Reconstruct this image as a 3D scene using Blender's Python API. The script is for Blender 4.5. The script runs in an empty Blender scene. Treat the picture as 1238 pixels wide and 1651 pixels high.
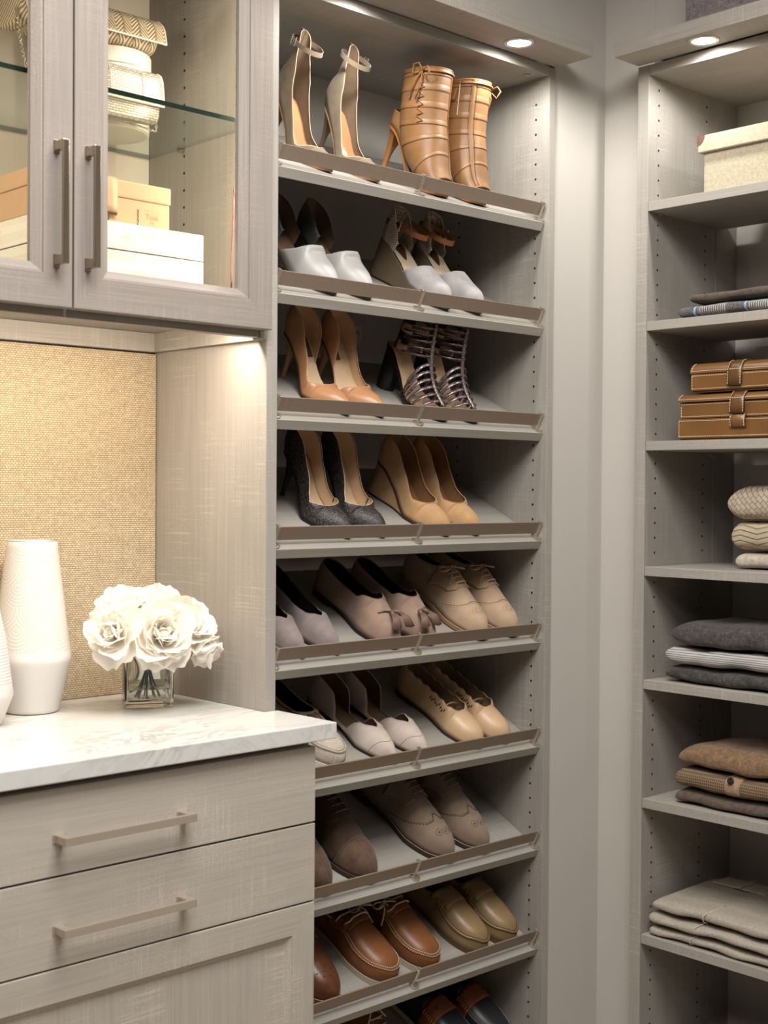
import bpy, bmesh, math, random
from mathutils import Vector, Matrix, Euler
PI = math.pi
rnd = random.Random(7)
SC = bpy.context.scene
COL = SC.collection
H = 1.35                                   # height of the lens above the floor (metres)

# ------------------------------------------------------------------ camera
cam_d = bpy.data.cameras.new('camera'); cam = bpy.data.objects.new('camera', cam_d); COL.objects.link(cam)
cam_d.sensor_fit = 'HORIZONTAL'; cam_d.sensor_width = 36.0; cam_d.lens = 36.0 * 2178.7 / 1238.0
cam_d.clip_start = .05; cam_d.clip_end = 50
_yaw, _pit, _rol = math.radians(43.1367), math.radians(.9703), math.radians(.4025)
_r = Vector((math.cos(_yaw), -math.sin(_yaw), 0)); _f = Vector((math.sin(_yaw), math.cos(_yaw), 0)); _u = Vector((0, 0, 1))
_f2 = _f * math.cos(_pit) - _u * math.sin(_pit); _u2 = _u * math.cos(_pit) + _f * math.sin(_pit)
_r2 = _r * math.cos(_rol) + _u2 * math.sin(_rol); _u3 = _u2 * math.cos(_rol) - _r * math.sin(_rol)
_m = Matrix((( _r2.x, _u3.x, -_f2.x), (_r2.y, _u3.y, -_f2.y), (_r2.z, _u3.z, -_f2.z))).to_4x4()
_m.translation = Vector((-1.4873, -1.8616, H)); cam.matrix_world = _m
cam_d.dof.use_dof = True; cam_d.dof.focus_distance = 2.75; cam_d.dof.aperture_fstop = 9.0
SC.camera = cam

# ------------------------------------------------------------------ world, lamps, exposure
SC.view_settings.view_transform = 'Standard'; SC.view_settings.look = 'None'
SC.view_settings.gamma = 1.0; SC.view_settings.use_curve_mapping = False
SC.view_settings.exposure = 0.0
wd = bpy.data.worlds.new('room_air'); SC.world = wd; wd.use_nodes = True
wd.node_tree.nodes['Background'].inputs[0].default_value = (1.0, .98, .95, 1)
wd.node_tree.nodes['Background'].inputs[1].default_value = .06

def lamp(name, kind, loc, power, color, rot=(0, 0, 0), **kw):
    d = bpy.data.lights.new(name, kind); d.energy = power; d.color = color
    for k, v in kw.items(): setattr(d, k, v)
    o = bpy.data.objects.new(name, d); o.location = loc; o.rotation_euler = rot; COL.objects.link(o); return o
WARM = (1.0, .83, .65); SOFTW = (1.0, .90, .77)
# unseen ceiling light of the closet, and a second lamp added as fill
lamp('unseen_overhead_lamp', 'AREA', (-.45, -1.05, 2.62), 64, (1.0, .975, .94), (0, 0, 0), shape='RECTANGLE', size=1.0, size_y=1.0)
lamp('unseen_overhead_lamp', 'AREA', (-1.70, -1.80, 2.62), 26, (1.0, .975, .94), (0, 0, 0), shape='RECTANGLE', size=1.0, size_y=1.0)  # added front fill, brightens the drawer fronts and lower shelves
# recessed pucks in the two light bridges
for _x, _y in ((.571, -.052), (.165, -.052), (.823, -.318), (.823, -.72)):
    lamp('puck_lamp', 'SPOT', (_x, _y, .884 + H), 5.6, (1.0, .98, .93), (0, 0, 0), spot_size=math.radians(179), spot_blend=.5, shadow_soft_size=.018)
# LED tape under the wall cabinet and inside it
lamp('niche_led', 'AREA', (-.42, .035, .281 + H), 5.6, (1.0, .86, .70), (math.radians(20), 0, 0), shape='RECTANGLE', size=.74, size_y=.012)
for _x, _s in ((-.060, 1), (-.784, -1)):
    lamp('cabinet_led', 'AREA', (_x, .008, .625 + H), 2.3, WARM, (math.radians(90), 0, math.radians(42 * _s)), shape='RECTANGLE', size=.008, size_y=.56)

# ------------------------------------------------------------------ helpers
def srgb(h):
    if isinstance(h, str):
        h = h.lstrip('#'); c = [int(h[i:i + 2], 16) / 255 for i in (0, 2, 4)]
    else: c = [v / 255 for v in h]
    return tuple(v / 12.92 if v <= .04045 else ((v + .055) / 1.055) ** 2.4 for v in c) + (1,)

class NT:
    def __init__(s, name):
        s.m = bpy.data.materials.new(name); s.m.use_nodes = True
        s.t = s.m.node_tree; s.b = s.t.nodes['Principled BSDF']; s.tc = None
    def n(s, typ, **kw):
        o = s.t.nodes.new(typ)
        for k, v in kw.items():
            if k in o.inputs: o.inputs[k].default_value = v
            else: setattr(o, k, v)
        return o
    def l(s, a, b): s.t.links.new(a, b)
    def co(s, scale=(1, 1, 1), rot=(0, 0, 0), out='Object'):
        if not s.tc: s.tc = s.n('ShaderNodeTexCoord')
        mp = s.n('ShaderNodeMapping'); mp.inputs['Scale'].default_value = scale; mp.inputs['Rotation'].default_value = rot
        s.l(s.tc.outputs[out], mp.inputs[0]); return mp.outputs[0]
    def noise(s, scale=(1, 1, 1), detail=2, rough=.5, dist=0, rot=(0, 0, 0)):
        o = s.n('ShaderNodeTexNoise', Scale=1.0, Detail=detail, Roughness=rough, Distortion=dist)
        s.l(s.co(scale, rot), o.inputs['Vector']); return o.outputs['Fac']
    def ramp(s, fac, stops):
        o = s.n('ShaderNodeValToRGB'); e = o.color_ramp.elements
        while len(e) < len(stops): e.new(.5)
        for i, (p, c) in enumerate(stops):
            e[i].position = p; e[i].color = c if isinstance(c, tuple) and len(c) == 4 else (c, c, c, 1)
        s.l(fac, o.inputs[0]); return o.outputs[0]
    def math(s, op, a, b=None, clamp=False):
        o = s.n('ShaderNodeMath', operation=op, use_clamp=clamp)
        for i, v in enumerate((a, b)):
            if v is None: continue
            if isinstance(v, (int, float)): o.inputs[i].default_value = v
            else: s.l(v, o.inputs[i])
        return o.outputs[0]
    def mix(s, fac, a, b, blend='MIX'):
        o = s.n('ShaderNodeMix', data_type='RGBA', blend_type=blend)
        for i, v in ((0, fac), (6, a), (7, b)):
            if isinstance(v, (int, float)): o.inputs[i].default_value = v
            elif isinstance(v, tuple): o.inputs[i].default_value = v
            else: s.l(v, o.inputs[i])
        return o.outputs[2]
    def col(s, v):
        if isinstance(v, tuple): s.b.inputs['Base Color'].default_value = v
        else: s.l(v, s.b.inputs['Base Color'])
    def bump(s, h, strength=.3, dist=.001):
        o = s.n('ShaderNodeBump', Strength=strength, Distance=dist); s.l(h, o.inputs['Height']); s.l(o.outputs[0], s.b.inputs['Normal'])
    def set(s, **kw):
        for k, v in kw.items(): s.b.inputs[k.replace('_', ' ')].default_value = v
        return s

def plain(name, c, rough=.5, metal=0, mottle=0, mscale=60, bump=0, bscale=600, sheen=0, spec=.5, coat=0):
    t = NT(name); c = srgb(c)
    if mottle:
        f = t.noise((mscale,) * 3, 3, .6)
        lo = tuple(min(1, v * (1 - mottle)) for v in c[:3]) + (1,); hi = tuple(min(1, v * (1 + mottle)) for v in c[:3]) + (1,)
        t.col(t.ramp(f, [(.3, lo), (.7, hi)]))
    else: t.col(c)
    if bump: t.bump(t.noise((bscale,) * 3, 2), bump, .0006)
    t.set(Roughness=rough, Metallic=metal)
    t.b.inputs['Specular IOR Level'].default_value = spec
    if sheen: t.b.inputs['Sheen Weight'].default_value = sheen
    if coat: t.b.inputs['Coat Weight'].default_value = coat; t.b.inputs['Coat Roughness'].default_value = .15
    return t.m

def suede(name, c, mottle=.22): return plain(name, c, .95, 0, mottle, 45, .25, 900, .15, .15)
def leather(name, c, rough=.42, mottle=.10): return plain(name, c, rough, 0, mottle, 35, .12, 700, 0, .4)

def wood(name, c, axis='z', amp=.08, cross=.13):
    """textured laminate: fine grain along one axis, broken cross-hatching over it"""
    t = NT(name); lowf, hi = 5, 330
    def sc(a, lo, h): return tuple(lo if k == a else h for k in 'xyz')
    oth = [a for a in 'xyz' if a != axis]
    g = t.noise(sc(axis, lowf, hi), 2, .6)
    x1 = t.noise(sc(oth[0], 9, 420), 1, .5); x2 = t.noise(sc(oth[1], 9, 420), 1, .5)
    cl = t.noise(sc(axis, 2.2, 11), 3, .55)
    pat = t.ramp(t.noise(sc(axis, 5, 13), 2), [(.42, 0.0), (.62, 1.0)])
    a = t.ramp(g, [(.30, 0.0), (.70, 1.0)])
    b = t.ramp(t.math('MAXIMUM', x1, x2), [(.55, 0.0), (.72, 1.0)])
    v = t.math('ADD', t.math('MULTIPLY', a, amp * 2), t.math('MULTIPLY', t.math('MULTIPLY', b, pat), cross * 2))
    v = t.math('ADD', v, t.math('MULTIPLY', t.ramp(cl, [(.25, 0.0), (.75, 1.0)]), .09))
    v = t.math('ADD', v, 1 - amp - cross * .55 - .045)
    cc = srgb(c); o = t.n('ShaderNodeMix', data_type='RGBA', blend_type='MULTIPLY'); o.inputs[0].default_value = 1; o.inputs[6].default_value = cc
    t.l(v, o.inputs[7]); t.col(o.outputs[2])
    t.bump(t.math('ADD', a, b), .10, .0003); t.set(Roughness=.55); t.b.inputs['Specular IOR Level'].default_value = .3
    return t.m

class MB:
    """collects shapes into one mesh"""
    def __init__(s): s.v = []; s.f = []; s.mi = []
    def add(s, verts, faces, mi=0):
        n = len(s.v); s.v += [tuple(p) for p in verts]; s.f += [tuple(i + n for i in f) for f in faces]; s.mi += [mi] * len(faces)
    def box(s, x0, x1, y0, y1, z0, z1, b=0, mi=0, mat=None):
        if b <= 0:
            vs = [(x, y, z) for x in (x0, x1) for y in (y0, y1) for z in (z0, z1)]
            fs = [(0, 1, 3, 2), (4, 6, 7, 5), (0, 4, 5, 1), (2, 3, 7, 6), (0, 2, 6, 4), (1, 5, 7, 3)]
        else:
            bm = bmesh.new(); bmesh.ops.create_cube(bm, size=1)
            for q in bm.verts: q.co = Vector(((x0 + x1) / 2 + q.co.x * (x1 - x0), (y0 + y1) / 2 + q.co.y * (y1 - y0), (z0 + z1) / 2 + q.co.z * (z1 - z0)))
            bmesh.ops.bevel(bm, geom=bm.edges[:], offset=b, segments=2, affect='EDGES', profile=.6)
            bm.verts.index_update(); vs = [q.co.copy() for q in bm.verts]; fs = [tuple(q.index for q in f.verts) for f in bm.faces]; bm.free()
        if mat: vs = [mat @ Vector(q) for q in vs]
        s.add(vs, fs, mi)
    def tube(s, pts, r, n=6, closed=False, flat=1.0, mi=0, up=None):
        pts = [Vector(q) for q in pts]; N = len(pts)
        if N < 2: return
        rs = r if isinstance(r, (list, tuple)) else [r] * N
        vs = []; ref = Vector(up) if up else None; prev = None
        for i, q in enumerate(pts):
            a = pts[(i - 1) % N] if (closed or i) else q; b = pts[(i + 1) % N] if (closed or i < N - 1) else q
            d = (b - a); d = d.normalized() if d.length > 1e-9 else Vector((0, 0, 1))
            if ref is not None: u = ref - d * ref.dot(d)
            elif prev is None:
                u = Vector((0, 0, 1)) - d * d.z
                if u.length < .1: u = Vector((1, 0, 0)) - d * d.x
            else: u = prev - d * prev.dot(d)
            u = u.normalized() if u.length > 1e-9 else Vector((1, 0, 0)); prev = u; w = d.cross(u)
            for k in range(n):
                t = 2 * PI * k / n; vs.append(q + (w * math.cos(t) + u * math.sin(t) * flat) * rs[i])
        fs = []
        for i in range(N if closed else N - 1):
            j = (i + 1) % N
            for k in range(n): fs.append((i * n + k, i * n + (k + 1) % n, j * n + (k + 1) % n, j * n + k))
        if not closed: fs += [tuple(range(n - 1, -1, -1)), tuple(range((N - 1) * n, N * n))]
        s.add(vs, fs, mi)
    def grid(s, rows, mi=0, cu=False, cv=False):
        nu, nv = len(rows), len(rows[0]); vs = [q for r in rows for q in r]; fs = []
        for i in range(nu if cu else nu - 1):
            for j in range(nv if cv else nv - 1):
                i2, j2 = (i + 1) % nu, (j + 1) % nv
                fs.append((i * nv + j, i2 * nv + j, i2 * nv + j2, i * nv + j2))
        s.add(vs, fs, mi)
    def lathe(s, prof, n=40, c=(0, 0, 0), mi=0, capb=True, capt=False):
        rows = [[(c[0] + r * math.cos(2 * PI * k / n), c[1] + r * math.sin(2 * PI * k / n), c[2] + z) for k in range(n)] for r, z in prof]
        base = len(s.v); s.grid(rows, mi, cv=True)
        if capb: s.f.append(tuple(base + k for k in range(n - 1, -1, -1))); s.mi.append(mi)
        if capt: s.f.append(tuple(base + (len(prof) - 1) * n + k for k in range(n))); s.mi.append(mi)
    def build(s, name, mats, parent=None, smooth=False, merge=0, recalc=False, angle=None, loc=None, rot=None):
        me = bpy.data.meshes.new(name); me.from_pydata(s.v, [], s.f)
        for m in (mats if isinstance(mats, (list, tuple)) else [mats]): me.materials.append(m)
        me.polygons.foreach_set('material_index', s.mi)
        if merge or recalc:
            bm = bmesh.new(); bm.from_mesh(me)
            if merge: bmesh.ops.remove_doubles(bm, verts=bm.verts, dist=merge); bmesh.ops.dissolve_degenerate(bm, edges=bm.edges, dist=1e-7)
            if recalc: bmesh.ops.recalc_face_normals(bm, faces=bm.faces)
            bm.to_mesh(me); bm.free()
        if smooth:
            me.polygons.foreach_set('use_smooth', [True] * len(me.polygons))
            if angle: me.set_sharp_from_angle(angle=math.radians(angle))
        me.update(); return link(name, me, parent, loc, rot)

def link(name, me, parent=None, loc=None, rot=None):
    o = bpy.data.objects.new(name, me); COL.objects.link(o)
    if parent: o.parent = parent
    if loc: o.location = loc
    if rot: o.rotation_euler = rot
    return o
def tag(o, label, cat, group=None):
    o['label'] = label; o['category'] = cat
    if group: o['group'] = group
    return o
def thing(name, label, cat, loc=(0, 0, 0), rot=(0, 0, 0), group=None):
    o = link(name, None, None, loc, rot); o.empty_display_size = .05
    return tag(o, label, cat, group)
def struct(name, mb, m, **kw):
    o = mb.build(name, m, **kw); o['kind'] = 'structure'; return o
def boxo(name, dims, m, parent=None, b=.0008):
    q = MB(); q.box(*dims, b=b); return q.build(name, m, parent)
def copy_tree(o, parent=None):
    c = o.copy(); COL.objects.link(c); c.parent = parent
    for ch in o.children: copy_tree(ch, c)
    return c
def lerp(a, b, t): return a + (b - a) * t
def crv(pts):
    """monotone cubic through (t, value) pairs"""
    xs = [p[0] for p in pts]; ys = [p[1] for p in pts]; n = len(xs)
    if n == 1: return lambda t: ys[0]
    d = [(ys[i + 1] - ys[i]) / (xs[i + 1] - xs[i]) for i in range(n - 1)]
    m = [d[0]] + [0 if d[i - 1] * d[i] <= 0 else 2 * d[i - 1] * d[i] / (d[i - 1] + d[i]) for i in range(1, n - 1)] + [d[-1]]
    def f(t):
        if t <= xs[0]: return ys[0]
        if t >= xs[-1]: return ys[-1]
        i = 0
        while t > xs[i + 1]: i += 1
        h = xs[i + 1] - xs[i]; u = (t - xs[i]) / h
        return (2*u**3-3*u*u+1)*ys[i] + (u**3-2*u*u+u)*h*m[i] + (-2*u**3+3*u*u)*ys[i+1] + (u**3-u*u)*h*m[i+1]
    return f

# ------------------------------------------------------------------ materials
WOODC = (156, 150, 142)
M_wz = wood('laminate_upright_grain', WOODC, 'z')
M_wx = wood('laminate_level_grain', WOODC, 'x')
M_wy = wood('laminate_depth_grain', WOODC, 'y')
M_dz = wood('door_laminate_upright', (138, 129, 122), 'z', .10, .11)
M_dx = wood('door_laminate_level', (138, 129, 122), 'x', .10, .11)
M_wall = plain('wall_paint', (184, 179, 172), .85, 0, .015, 3, .05, 260, 0, .2)
M_floor = wood('floor_boards', (172, 160, 146), 'x', .1, .02)
M_ceil = plain('ceiling_paint', (215, 212, 206), .9)
M_bronze = plain('brushed_bronze', (138, 122, 107), .45, .35, .05, 120)
M_nickel = plain('polished_nickel', (214, 206, 194), .27, .9)
M_satin = plain('satin_nickel', (196, 184, 168), .36, .7)
M_pull = plain('warm_nickel', (172, 158, 140), .22, 1.0)
M_chrome = plain('chrome', (220, 218, 214), .08, 1.0)
M_hole = plain('drilled_hole', (30, 26, 22), .9)
M_black = plain('black_leather', (22, 20, 19), .45)

def glassm(name, tint, rough=0.0, ior=1.45, alpha_mix=None):
    t = NT(name); t.col(srgb(tint)); t.set(Roughness=rough, IOR=ior); t.b.inputs['Transmission Weight'].default_value = 1.0
    # shadow-free clear glass keeps the lamps inside the cabinet working through the pane
    if alpha_mix is not None:
        tr = t.n('ShaderNodeBsdfTransparent'); tr.inputs[0].default_value = srgb(tint)
        gl = t.n('ShaderNodeBsdfGlossy', Roughness=.01)
        fr = t.n('ShaderNodeFresnel', IOR=ior); ge = t.n('ShaderNodeNewGeometry')     # only the entering face mirrors
        mx = t.n('ShaderNodeMixShader'); t.l(t.math('MULTIPLY', fr.outputs[0], t.math('SUBTRACT', 1.0, ge.outputs['Backfacing'])), mx.inputs[0]); t.l(tr.outputs[0], mx.inputs[1]); t.l(gl.outputs[0], mx.inputs[2])
        t.l(mx.outputs[0], t.t.nodes['Material Output'].inputs[0])
    return t.m
M_pane = glassm('clear_pane', (248, 250, 248), 0, 1.35, 1)
M_shelfglass = glassm('shelf_glass', (243, 246, 244), 0, 1.45, 1)
M_glassedge = plain('green_glass_edge', (24, 38, 34), .15, 0, 0)
M_vaseglass = glassm('vase_glass', (238, 240, 236), 0, 1.45)
M_water = glassm('water', (244, 246, 244), 0, 1.33)

def marble():
    t = NT('carrara_marble')
    v = t.noise((7, 16, 7), 8, .62, 1.8, (0, 0, .5)); w = t.noise((3, 5, 3), 4, .6, .6)
    a = t.ramp(v, [(.44, 0.0), (.495, 1.0), (.55, 0.0)])
    f = t.math('MULTIPLY', a, t.ramp(w, [(.42, 0.0), (.68, 1.0)]))
    c = t.mix(t.math('MULTIPLY', f, .8), srgb((202, 200, 196)), srgb((118, 118, 120)))
    c = t.mix(t.math('MULTIPLY', t.ramp(t.noise((9, 12, 9), 5, .65), [(.4, 0.0), (.8, 1.0)]), .35), c, srgb((184, 182, 180)))
    t.col(c); t.set(Roughness=.22); return t.m
M_marble = marble()

def woven(name, c, s=320, amp=.19):
    t = NT(name)
    bx = t.n('ShaderNodeTexBrick', offset=.5, Scale=1.0); bx.inputs['Mortar Size'].default_value = .16
    bx.inputs['Brick Width'].default_value = 1.0; bx.inputs['Row Height'].default_value = .62; bx.inputs['Mortar Smooth'].default_value = .8
    cc = srgb(c)
    bx.inputs['Color1'].default_value = cc; bx.inputs['Color2'].default_value = tuple(v * (1 - amp) for v in cc[:3]) + (1,)
    bx.inputs['Mortar'].default_value = tuple(v * (1 - 3.0 * amp) for v in cc[:3]) + (1,)
    mp = t.co((s * .5, s * .5, s * .5), (math.radians(-90), 0, 0)); t.l(mp, bx.inputs['Vector'])
    n = t.noise((160, 160, 160), 3, .7)
    t.col(t.mix(1.0, bx.outputs['Color'], t.ramp(n, [(.3, .78), (.7, 1.08)]), 'MULTIPLY'))
    t.bump(t.math('SUBTRACT', 1.0, bx.outputs['Fac']), .5, .0008); t.set(Roughness=.95); t.b.inputs['Specular IOR Level'].default_value = .1
    return t.m
M_burlap = woven('natural_grasscloth', (214, 194, 162))
# ------------------------------------------------------------------ the room
q = MB(); q.box(-3.2, 1.3, -3.4, .36, -.06, 0); struct('floor', q, M_floor)
q = MB(); q.box(-3.2, 1.3, -3.4, .36, 2.66, 2.72); struct('ceiling', q, M_ceil)
W = .7288; PANEL_R = .748; XR = .8657; YR = -.1547; YRO = -.1275; WX = .924; WY = .004
q = MB()                                                     # wall behind the shoe tower and the counter, with its alcove
q.box(-3.2, PANEL_R + .02, .356, .42, 0, 2.66)
q.box(PANEL_R + .0005, WX + .06, WY, .42, 0, 2.66)
q.box(-3.2, PANEL_R + .0005, WY, .356, .935 + H, 2.66)
struct('wall_back', q, M_wall)
q = MB()                                                     # wall on the right, with the alcove of the folded-clothes tower
q.box(WX, 1.30, YRO + .0005, .42, 0, 2.66)
q.box(1.206, 1.30, -3.4, YRO, 0, 2.66)
q.box(WX, 1.206, -1.05, YRO, .935 + H, 2.66)
q.box(WX, 1.206, -3.4, -1.05, 0, 2.66)
struct('wall_right', q, M_wall)

# ------------------------------------------------------------------ shoe tower
TILT = math.radians(27)
SZ = [.5678, .3446, .1216, -.1085, -.3242, -.5480, -.7687, -.9819, -1.205]
tower = thing('shoe_tower', 'tall grey laminate shoe tower with slanted shelves in the middle of the picture', 'shelving unit', (W / 2, .15, 0))
def tp(o):                                                    # parts keep world coordinates
    o.location = Vector(o.location) - Vector((W / 2, .15, 0)); return o
tp(boxo('side_panel', (-.0255, -.002, 0, .355, 0, .955 + H), M_wz, tower))
tp(boxo('side_panel', (W, PANEL_R, 0, .355, 0, .895 + H), M_wz, tower))
tp(boxo('top_panel', (-.002, W, .0005, .355, .877 + H, .897 + H), M_wx, tower))
tp(boxo('plinth', (-.002, W, .03, .05, 0, .09), M_wx, tower))
q = MB()
for col_y in (.037, .262):
    k = 0
    while True:
        z = .8541 - .0316 * (k + 1); k += 1
        if z < -1.25: break
        q.lathe([(.0026, 0), (.0026, .0015)], 8, capt=True)
        for i in range(len(q.v) - 16, len(q.v)):
            a = q.v[i]; q.v[i] = (W + .0004 - a[2] * .6, col_y + a[0], z + H + a[1])
tp(q.build('pin_hole', M_hole, tower))['kind'] = 'stuff'
def fence_shelf(z):
    s = MB(); s.box(.0012, W - .0012, 0, .338, -.019, 0, .0009)
    sh = s.build('shelf', M_wx, tower, loc=(-W / 2, .01 - .15, z + H), rot=(TILT, 0, 0)); sh['label'] = 'slanted grey laminate shelf with a bronze fence along its front edge'
    boxo('fence_rail', (.010, W - .010, .0165, .0195, .0095, .0365), M_bronze, sh, .0006)
    for x in (.0085, W / 2, W - .0085):
        p = MB(); p.box(x - .0035, x + .0035, .0125, .0165, .003, .0385, .0007); p.box(x - .0035, x + .0035, .0125, .0225, .0368, .0392, .0006)
        p.box(x - .0085, x + .0085, .004, .020, 0, .0055, .0012); p.box(x - .005, x + .005, .0015, .006, .0, .004, .001)
        p.build('fence_post', M_nickel, sh)
    return sh
for z in SZ: fence_shelf(z)

# ------------------------------------------------------------------ light bridges with puck lights
def bridge(name, dims, m, label):
    cx, cy = (dims[0] + dims[1]) / 2, (dims[2] + dims[3]) / 2
    t = boxo(name, tuple(v - o for v, o in zip(dims, (cx, cx, cy, cy, 0, 0))), m); t.location = (cx, cy, 0); tag(t, label, 'light bridge'); return t
bridge('light_bridge', (-.0015, PANEL_R, -.1, -.0006, .8975 + H, .928 + H), M_wx, 'grey laminate light bridge running over the top of the shoe tower')
bridge('light_bridge', (.781, XR - .0006, -1.03, YRO, .8975 + H, .928 + H), M_wy, 'grey laminate light bridge running over the top of the folded clothes tower')
def emit(name, c, s):
    t = NT(name); t.col((0, 0, 0, 1)); t.b.inputs['Emission Color'].default_value = c; t.b.inputs['Emission Strength'].default_value = s; return t.m
M_lens = emit('lit_lens', (1, .97, .9, 1), 14)
M_ring = plain('brushed_ring', (190, 184, 176), .3, 1.0)
for x, y, lab in ((.571, -.052, 'round recessed puck light glowing above the tan ankle boots'), (.165, -.052, 'round recessed puck light above the suede stilettos, nearest the glass cabinet'),
                  (.823, -.318, 'round recessed puck light glowing above the linen box')):
    t = thing('puck_light', lab, 'light', (x, y, .8975 + H), group='puck lights in the light bridges')
    r = MB(); r.lathe([(.024, .001), (.0245, -.0022), (.028, -.003), (.031, -.0015), (.0315, .001)], 36, capb=False); r.build('trim_ring', M_ring, t, smooth=True)
    r = MB(); r.lathe([(.0242, -.0004), (.020, -.0010), (.010, -.0014), (.001, -.0015)], 36, capb=False, capt=True); r.build('lens', M_lens, t, smooth=True)

# ------------------------------------------------------------------ tower with folded clothes (faces the left)
RZ = [.608, .3568, .1048, -.1598, -.3996, -.6517, -.941]
rt = thing('shelf_tower', 'tall grey laminate tower with level shelves of folded clothes on the right', 'shelving unit', (1.0, -.58, 0))
def rp(o): o.location = Vector(o.location) - Vector((1.0, -.58, 0)); return o
rp(boxo('side_panel', (XR, 1.121, YR, YRO, 0, .895 + H), M_wz, rt)); rp(boxo('side_panel', (XR, 1.205, -1.03, -1.005, 0, .895 + H), M_wz, rt))
rp(boxo('filler_panel', (1.1212, 1.205, YR - .0005, YRO - .004, 0, .895 + H), M_wz, rt))
rp(boxo('top_panel', (XR + .0005, 1.205, -1.005, YR, .874 + H, .895 + H), M_wy, rt))
for z in RZ + [-1.20]:
    rp(boxo('shelf', (XR + .001, 1.150, -1.004, YR - .0008, z - .0195 + H, z + H), M_wy, rt))
q = MB()
for cx in (XR + .037, XR + .215):
    k = 0
    while True:
        z = .8484 - .0316 * k; k += 1
        if z < -1.25: break
        q.lathe([(.0026, 0), (.0026, .0015)], 8, capt=True)
        for i in range(len(q.v) - 16, len(q.v)):
            a = q.v[i]; q.v[i] = (cx + a[0], YR - .0004 + a[2] * .6, z + H + a[1])
rp(q.build('pin_hole', M_hole, rt))['kind'] = 'stuff'
for z in RZ:
    q = MB(); q.tube([(XR + .037, YR, z - .0225 + H), (XR + .037, YR - .008, z - .0225 + H)], .0026, 8); q.box(XR + .033, XR + .043, YR - .010, YR - .001, z - .0215 + H, z - .0198 + H)
    rp(q.build('shelf_pin', M_nickel, rt))

# ------------------------------------------------------------------ wall cabinet with glass doors
wc = thing('wall_cabinet', 'grey laminate wall cabinet with two framed glass doors, lit from inside', 'cabinet', (-.42, .17, .26 + H))
def wp(o): o.location = Vector(o.location) - Vector((-.42, .17, .26 + H)); return o
wp(boxo('side_panel', (-.0375, -.0258, 0, .3555, .259 + H, .955 + H), M_wz, wc))
wp(boxo('side_panel', (-.835, -.808, 0, .3555, 0, .955 + H), M_wz, wc))  # unseen left side, built to block stray light
wp(boxo('bottom_panel', (-.808, -.0378, .026, .352, .295 + H, .318 + H), M_wx, wc))
wp(boxo('front_lip', (-.808, -.0378, .004, .0255, .262 + H, .331 + H), M_wx, wc))
wp(boxo('rear_strip', (-.808, -.0378, .330, .3555, .259 + H, .2945 + H), M_wx, wc))
wp(boxo('top_panel', (-.808, -.0378, .002, .352, .935 + H, .955 + H), M_wx, wc))
wp(boxo('back_panel', (-.808, -.0378, .3525, .3558, .295 + H, .955 + H), plain('cabinet_back', (188, 180, 166), .7), wc))
q = MB()
for cy in (.075, .235, ):
    for k in range(18):
        z = .90 - .0316 * k
        if z < .33: break
        q.lathe([(.0026, 0), (.0026, .0015)], 8, capt=True)
        for i in range(len(q.v) - 16, len(q.v)):
            a = q.v[i]; q.v[i] = (-.0373 - a[2] * .6, cy + a[0], z + H + a[1])
wp(q.build('pin_hole', M_hole, wc))['kind'] = 'stuff'
PROF = [(0, .0195), (.001, .0205), (.0495, .0205), (.0502, .0178), (.0530, .0174), (.0655, .0085), (.0655, 0), (0, 0)]
def frame_piece(x0, x1, z0, z1, side, y, prof):
    s = MB(); A = []; B = []
    for d, h in prof:
        yy = y - h
        if side == 'bottom': a, b = (x0 + d, yy, z0 + d), (x1 - d, yy, z0 + d)
        elif side == 'top': a, b = (x0 + d, yy, z1 - d), (x1 - d, yy, z1 - d)
        elif side == 'left': a, b = (x0 + d, yy, z0 + d), (x0 + d, yy, z1 - d)
        else: a, b = (x1 - d, yy, z0 + d), (x1 - d, yy, z1 - d)
        A.append(a); B.append(b)
    n = len(A); fs = [(i, (i + 1) % n, n + (i + 1) % n, n + i) for i in range(n)] + [tuple(range(n)), tuple(range(2 * n - 1, n - 1, -1))]
    s.add(A + B, fs); return s
def bow_handle(p, ax, out, ln, parent, m, w=.0105, proud=.030):
    """flat bow pull: two tapered feet and a bar; ax = bar axis, out = away from the front"""
    ax = Vector(ax); out = Vector(out); side = ax.cross(out); p = Vector(p)
    s = MB(); R = Matrix((( ax.x, side.x, out.x), (ax.y, side.y, out.y), (ax.z, side.z, out.z))).to_4x4(); R.translation = p
    for e in (-1, 1):
        a = e * (ln / 2 - .007)
        s.box(a - .010, a + .010, -w / 2, w / 2, 0, .0022, .0006, mat=R)
        s.box(a - .0068, a + .0068, -w / 2 + .0004, w / 2 - .0004, .001, proud - .002, .0008, mat=R)
    s.box(-ln / 2, ln / 2, -w / 2 - .0004, w / 2 + .0004, proud - .0052, proud, .0014, mat=R)
    o = s.build('handle', m, parent); o['label'] = 'polished nickel bow handle'; return o
def glass_door(x0, x1, hx):
    z0, z1 = .2735 + H, .925 + H
    p = MB(); p.box(x0 + .060, x1 - .060, -.0060, -.0025, z0 + .060, z1 - .060)
    d = wp(p.build('door', M_pane, wc)); d['label'] = 'door with a clear glass pane in a mitred grey frame'
    for nm, sd, m in (('rail', 'bottom', M_dx), ('rail', 'top', M_dx), ('stile', 'left', M_dz), ('stile', 'right', M_dz)):
        frame_piece(x0, x1, z0, z1, sd, -.0012, PROF).build(nm, m, d)
    bow_handle((hx, -.0217, .4285 + H), (0, 0, 1), (0, -1, 0), .186, d, M_pull)
    return d
glass_door(-.8055, -.4195, -.4475); glass_door(-.4165, -.0310, -.3935)
g = MB(); g.box(-.806, -.039, .022, .348, .629 + H, .637 + H)
gs = wp(g.build('glass_shelf', M_shelfglass, wc)); gs['label'] = 'clear glass shelf with a green front edge'
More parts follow.
